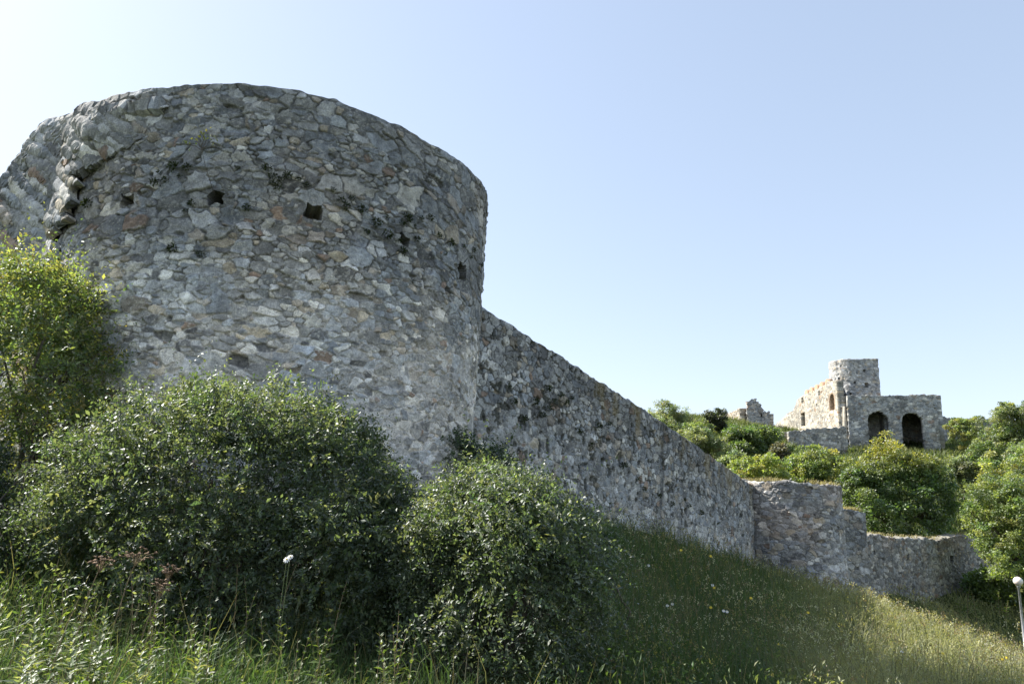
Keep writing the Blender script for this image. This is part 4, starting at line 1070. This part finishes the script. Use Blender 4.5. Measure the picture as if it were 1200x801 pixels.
def weeds():
    r = np.random.default_rng(121)
    pal = ((.15, .185, .115), (.125, .16, .095), (.18, .21, .14))
    spots = [(45, 742, 5.0, 'tall pale mugwort with jagged leaves in the bottom left corner, nearest the left edge'), (88, 760, 5.1, 'second pale mugwort, shorter and right of the corner one'),
             (5, 712, 5.4, 'pale mugwort cut by the left edge below the low bush'), (165, 775, 5.2, 'grey green mugwort sprig at the bottom between the corner mugworts and bright grass'),
             (25, 785, 4.7, 'small mugwort at the very bottom left'), (118, 745, 5.6, 'slim pale mugwort standing behind the second corner mugwort'), (230, 778, 5.3, 'pale mugwort at the bottom, rightmost of the mugworts')]
    for px, py, Y, lab in spots:
        tp = P(px, py, Y); g = gz(tp[0], tp[1]); h = max(tp[2]-g, .3)
        th = thing('mugwort_plant', (tp[0], tp[1], g), lab, 'plant', 'pale mugworts in the front left corner')
        st, V, F, c = leafy_stem((tp[0], tp[1], g), h+.14, .14, 22, r, .36, .06, pal)
        mesh_np('leaves', V, F, M_HERB, th, c); mesh_np('stem', st[0], st[1], plain_mat('green_stalk', (.1, .12, .06)), th)
    # weeds rising from the undergrowth between the bushes (things one can tell apart only as a kind)
    for k in range(96):
        if k < 76: px, py, Y = -10+r.random()*400, 690+r.random()*100, 5.2+r.random()*2.0
        elif k < 86: px, py, Y = 380+r.random()*120, 730+r.random()*60, 5.8+r.random()*.9
        elif k > 89: px, py, Y = 1112+r.random()*75, 716, 39+r.random()*3
        else: px, py, Y = 700+r.random()*120, 690+r.random()*90, 8+r.random()*3
        p = P(px, py, Y); g = gz(p[0], p[1]); h = .35+.5*r.random() if Y < 30 else 1.2+.6*r.random()
        th = thing('weed', (p[0], p[1], g), 'leafy green nettle like weed standing in the undergrowth below the bushes' if k < 90 else 'tall pale weed on the sunny patch between low wall and street lamp', 'plant', 'weeds in the undergrowth' if k < 90 else 'weeds by the street lamp')
        st, V, F, c = leafy_stem((p[0], p[1], g), h, (.075+.04*r.random())*(3. if k > 89 else 1), 9 if k < 90 else 14, r, .42, .15, ((.06, .10, .035), (.085, .125, .04), (.11, .14, .045)))
        mesh_np('leaves', V, F, M_HERB, th, c); mesh_np('stem', st[0], st[1], M_TWIG, th)
    # dry umbels
    SEEDM = plain_mat('seed_brown', (.17, .115, .075), .9)
    labs = ['dry brown umbel of cow parsley in front of the great bush, the largest', 'smaller dry brown umbel bending right beside the largest one', 'low dry brown umbel left of the other dry umbels', 'dry brown umbel just under the largest one']
    for (px, py, Y, sz), lab in zip(((160, 656, 6.7, .17), (197, 677, 6.6, .09), (118, 664, 6.8, .12), (188, 694, 6.5, .09)), labs):
        tp = P(px, py, Y); g = gz(tp[0]+.1, tp[1]); b0 = np.array([tp[0]-.15, tp[1]+.05, g])
        th = thing('dry_umbel', b0, lab, 'dry plant', 'dried umbels in front of the great bush')
        t = np.linspace(0, 1, 8)[:, None]
        pr = [tube(b0*(1-t)+tp*t+np.array([0, 0, .12])*np.sin(t*np.pi), .006*(1-.4*t[:, 0]), 5)]
        heads = []
        for q in range(17):
            a = q*2.4; rad = sz*math.sqrt((q+.5)/17); e = tp+np.array([rad*cos(a), rad*sin(a)*.7, .08-.3*rad+.03*r.normal()])
            pr.append(tube(np.array([tp-np.array([0, 0, .05]), (tp+e)/2+np.array([0, 0, .01]), e]), np.array([.0022, .0018, .0014]), 4))
            aa = np.linspace(0, 2*np.pi, 12)[:-1]; rr = np.where(np.arange(11) % 2 == 0, .024, .009)*(.7+.6*r.random(11))
            V = np.concatenate([[e+np.array([0, 0, .006])], [e-np.array([0, 0, .012])], e+np.stack([rr*np.cos(aa), rr*np.sin(aa), .008*r.normal(size=11)], -1)])
            i_ = np.arange(11); F = np.concatenate([np.stack([i_*0, 2+i_, 2+(i_+1) % 11], -1), np.stack([i_*0+1, 2+(i_+1) % 11, 2+i_], -1)])
            heads.append((V, F))
        V, F = join(pr); mesh_np('stalk', V, F, M_TWIG, th)
        for V, F in heads: mesh_np('seed_cluster', V, F, SEEDM, th)
    # flowers
    ym = plain_mat('yellow_petal', (.75, .55, .03), .6); wm = plain_mat('white_petal', (.8, .8, .78), .6); gm = plain_mat('flower_stalk', (.08, .11, .04))
    def flower(px, py, Y, rad, m, name, lab, cat, group, np_=9, aim=None):
        tp = P(px, py, Y); g = gz(tp[0], tp[1])
        if tp[2]-g < .12:                         # slide it up the slope until it stands on the ground
            for Yq in np.linspace(Y, Y*.5, 60):
                tp = P(px, py, Yq); g = gz(tp[0], tp[1])
                if tp[2]-g > .22: break
        b0 = np.array([tp[0], tp[1], g-.02]); th = thing(name, b0, lab, cat, group)
        t = np.linspace(0, 1, 5)[:, None]
        V, F = tube(b0*(1-t)+tp*t, np.full(5, .0025), 4); mesh_np('stem', V, F, gm, th)
        ax = unit(np.array([-.1, -.75, .65])); s = unit(np.cross(ax, [0, 0, 1.])); w = np.cross(s, ax)
        V = [tp+ax*.004]; F = []
        for k in range(np_):
            a = 2*np.pi*k/np_; h_ = np.pi/np_*.8
            i = len(V)
            for q, rr in ((a-h_, .55), (a-h_*.6, 1), (a+h_*.6, 1), (a+h_, .55)): V.append(tp+(s*cos(q)+w*sin(q))*rad*rr-ax*.006*rr)
            F.append([0, i, i+1, i+2]); F.append([0, i+2, i+3, 0])
        F = [f for f in F]
        mesh_np('petals', np.array(V), [np.array([f for f in F if f[-1] != 0]), np.array([f[:3] for f in F if f[-1] == 0])], m, th)
        a = np.linspace(0, 2*np.pi, 7)[:-1]
        V = np.concatenate([[tp+ax*.012], tp+ax*.005+(s*np.cos(a)[:, None]+w*np.sin(a)[:, None])*rad*.3])
        mesh_np('flower_centre', V, np.array([[0, 1+k, 1+(k+1) % 6] for k in range(6)]), ym, th)
        return th
    flower(336, 655, 6.35, .032, wm, 'bindweed_flower', 'upper white flower of the pair on the shaded front of the great bush', 'flower', 'white flowers on the great bush')
    flower(340, 652, 6.32, .026, wm, 'bindweed_flower', 'smaller right hand white flower of the pair on the great bush', 'flower', 'white flowers on the great bush')
    for px, py in ((705, 676), (711, 675), (725, 686), (752, 731), (833, 711), (753, 762), (768, 764), (912, 754), (916, 755), (951, 782), (947, 717), (837, 688), (798, 644), (833, 600+51), (880, 700), (1105, 765), (1175, 772), (1180, 770), (1020, 760)):
        flower(px, py, 12 if py > 690 else 16, .026 if py > 690 else .034, ym, 'yellow_flower', 'small yellow meadow flower on the grass slope', 'flower', 'yellow flowers on the slope')
    for px, py in ((695, 727), (785, 740), (966, 781), (1057, 763), (782, 709), (788, 707), (848, 715), (852, 716), (835, 685), (760, 662)):
        flower(px, py, 11 if py > 690 else 16, .024 if py > 690 else .035, wm, 'white_flower', 'small white meadow flower on the grass slope', 'flower', 'white flowers on the slope')
weeds()

# ------------------------------------------------------------------ plants rooted in the masonry
def wall_plants():
    r = np.random.default_rng(141)
    def tuft(p, n, size, lab, group):
        th = thing('moss_tuft', p, lab, 'wall plant', group)
        k = 70
        d = unit(r.normal(size=(k, 3))+np.array([*n[:2]*.9, .1]))
        Pt = p+d*size*np.array([1, 1, .7])*r.random((k, 1))**.5+np.array([*n[:2]*.02, 0])
        V, F = leaf_mesh(Pt, unit(d+r.normal(size=d.shape)*.5+np.array([0, 0, -.2])), r.normal(size=d.shape), size*.55, .45)
        c = pick_col(k, [(.03, .042, .016), (.045, .06, .02), (.02, .028, .012)], [1, 1, 1], r)
        mesh_np('leaves', V, F, M_MOSS, th, np.repeat(c, 4, 0))
    seeds = [(190, 200), (205, 198), (212, 206), (195, 211), (222, 198), (185, 214), (314, 200), (323, 208), (330, 212), (338, 207), (349, 211), (357, 219), (327, 220), (318, 214), (390, 228), (400, 236), (404, 242), (411, 232), (423, 246), (452, 256), (470, 262), (478, 259), (484, 264), (492, 254), (503, 256),
             (428, 271), (454, 275), (462, 283), (404, 296), (424, 310), (470, 296), (440, 262), (487, 282), (516, 276), (527, 288), (540, 286), (548, 302), (560, 310), (519, 296), (551, 293), (236, 300), (205, 290), (290, 245), (280, 196), (216, 247), (226, 241), (108, 240), (480, 330), (437, 345)]
    for px, py in seeds:
        p, n = on_tower(px+r.normal()*1.5, py+r.normal()*1.5, .01)
        tuft(p, n, .045+.07*r.random(), 'small dark moss tuft growing from a joint of the round tower', 'moss tufts on the round tower')
    # the little sapling with pale leaves
    b0, n = on_tower(251, 226, 0.); tp, _ = on_tower(243, 172, .25)
    th = thing('wall_sapling', b0, 'spindly sapling with a few pale yellow leaves above a putlog hole of the round tower', 'sapling')
    t = np.linspace(0, 1, 9)[:, None]; st = b0*(1-t)+tp*t+np.array([n[0], n[1], 0])*np.sin(t*np.pi)*.12
    pr = [tube(st, .006*(1-.6*t[:, 0]), 5)]
    tips = [tp+np.array([dx, 0, dz]) for dx, dz in ((-.22, -.12), (-.1, .0), (.12, .05), (.22, .02), (.02, .1))]
    pr += limbs(st[6], tips, .003, r)
    V, F = join(pr); mesh_np('stem', V, F, M_WOOD, th)
    Pt = np.concatenate([x+r.normal(size=(7, 3))*.05 for x in tips])
    V, F = leaf_mesh(Pt, r.normal(size=Pt.shape), r.normal(size=Pt.shape)+np.array([0, 0, 1]), .07, .55)
    mesh_np('leaves', V, F, M_LEAF, th, np.repeat(pick_col(len(Pt), [(.22, .22, .05), (.16, .19, .05)], [1, 1], r), 4, 0))
    # tufts on the curtain wall
    e = unit(B0-A0); n = np.array([e[1], -e[0], 0])
    for px, py in ((655, 462), (648, 468), (661, 470), (641, 478), (668, 466), (625, 470), (633, 486), (612, 490), (700, 500), (712, 496), (745, 560), (753, 572), (770, 580), (800, 585), (806, 592), (820, 600), (640, 455), (690, 520), (728, 545), (840, 612), (594, 452), (785, 590), (600, 470), (676, 505)):
        t, z = on_line(px, py, A0, B0); p = np.array([*(A0+(B0-A0)*t), z])+n*.02
        tuft(p, n, .07+.06*r.random(), 'small dark moss tuft growing from a joint of the curtain wall', 'moss tufts on the curtain wall')
    # dry grass along the low wall heads
wall_plants()

# ------------------------------------------------------------------ street lamp
def lamp():
    gl = P(1193, 680.5, 36.); g = gz(gl[0], gl[1])
    th = thing('street_lamp', (gl[0], gl[1], g), 'thin grey lamp post with a pale round globe at the right edge', 'street lamp')
    pm = plain_mat('galvanised_steel', (.42, .44, .46), .45, .6)
    z1 = gl[2]-.2
    prof = [(g-.1, .09), (g+.5, .09), (g+.52, .065), (z1-.12, .05), (z1-.1, .08), (z1, .085)]
    V, F = tube(np.array([[gl[0], gl[1], z] for z, _ in prof]), np.array([q for _, q in prof]), 14); mesh_np('pole', V, F, pm, th)
    a = np.linspace(-np.pi/2, np.pi/2, 15)
    V, F = tube(np.array([[gl[0], gl[1], gl[2]+.215*sin(q)] for q in a]), np.maximum(.215*np.cos(a), .002), 24)
    m, nt, o = mat('opal_globe'); b = N(nt, 'ShaderNodeBsdfPrincipled', i_Roughness=.3); b.inputs['Base Color'].default_value = (.78, .70, .62, 1)
    b.inputs['Subsurface Weight'].default_value = .2; nt.links.new(b.outputs[0], o.inputs[0])
    mesh_np('globe', V, F, m, th)
lamp()

# ================================================================== LIGHT, SKY, CAMERA
SUN_EL, SUN_AZ = R(42), np.array([-.91, .41])
w = bpy.data.worlds.new('World'); scene.world = w; w.use_nodes = True
nt = w.node_tree; bg = nt.nodes['Background']
sk = nt.nodes.new('ShaderNodeTexSky'); sk.sky_type = 'NISHITA'; sk.sun_disc = False
sk.sun_elevation = SUN_EL; sk.sun_rotation = math.atan2(SUN_AZ[0], SUN_AZ[1])
sk.air_density = 1.0; sk.dust_density = .6; sk.ozone_density = 1.5; sk.altitude = 150
gm_ = nt.nodes.new('ShaderNodeGamma'); gm_.inputs[1].default_value = .50          # evens out the hazy sky
mx_ = nt.nodes.new('ShaderNodeMix'); mx_.data_type = 'RGBA'; mx_.blend_type = 'MULTIPLY'; mx_.inputs[0].default_value = 1.0
mx_.inputs[7].default_value = (1.455, 1.45, 1.495, 1)
nt.links.new(sk.outputs[0], gm_.inputs[0]); nt.links.new(gm_.outputs[0], mx_.inputs[6]); nt.links.new(mx_.outputs[2], bg.inputs[0]); bg.inputs[1].default_value = .15
sd = bpy.data.lights.new('sun', 'SUN'); sd.energy = 5.0; sd.angle = R(.53); sd.color = (1, .94, .84)
so = bpy.data.objects.new('sun', sd); COL.objects.link(so)
from mathutils import Vector, Matrix
sv = Vector((*(SUN_AZ/np.linalg.norm(SUN_AZ)*cos(SUN_EL)), sin(SUN_EL)))
so.rotation_euler = sv.to_track_quat('Z', 'Y').to_euler()

cd = bpy.data.cameras.new('camera'); co = bpy.data.objects.new('camera', cd); COL.objects.link(co)
cd.sensor_width = 36; cd.lens = FOC/1200*36; cd.clip_end = 5000; cd.clip_start = .1
M = Matrix([[*_RT], [*_UP], [*(-_F)]]).transposed()
co.matrix_world = M.to_4x4()
scene.camera = co
scene.view_settings.view_transform = 'Standard'; scene.view_settings.look = 'None'
scene.view_settings.exposure = 1.2; scene.view_settings.gamma = 1.0
scene.render.engine = 'CYCLES'
scene.cycles.use_denoising = True
scene.cycles.max_bounces = 6; scene.cycles.diffuse_bounces = 3; scene.cycles.glossy_bounces = 2; scene.cycles.transmission_bounces = 3
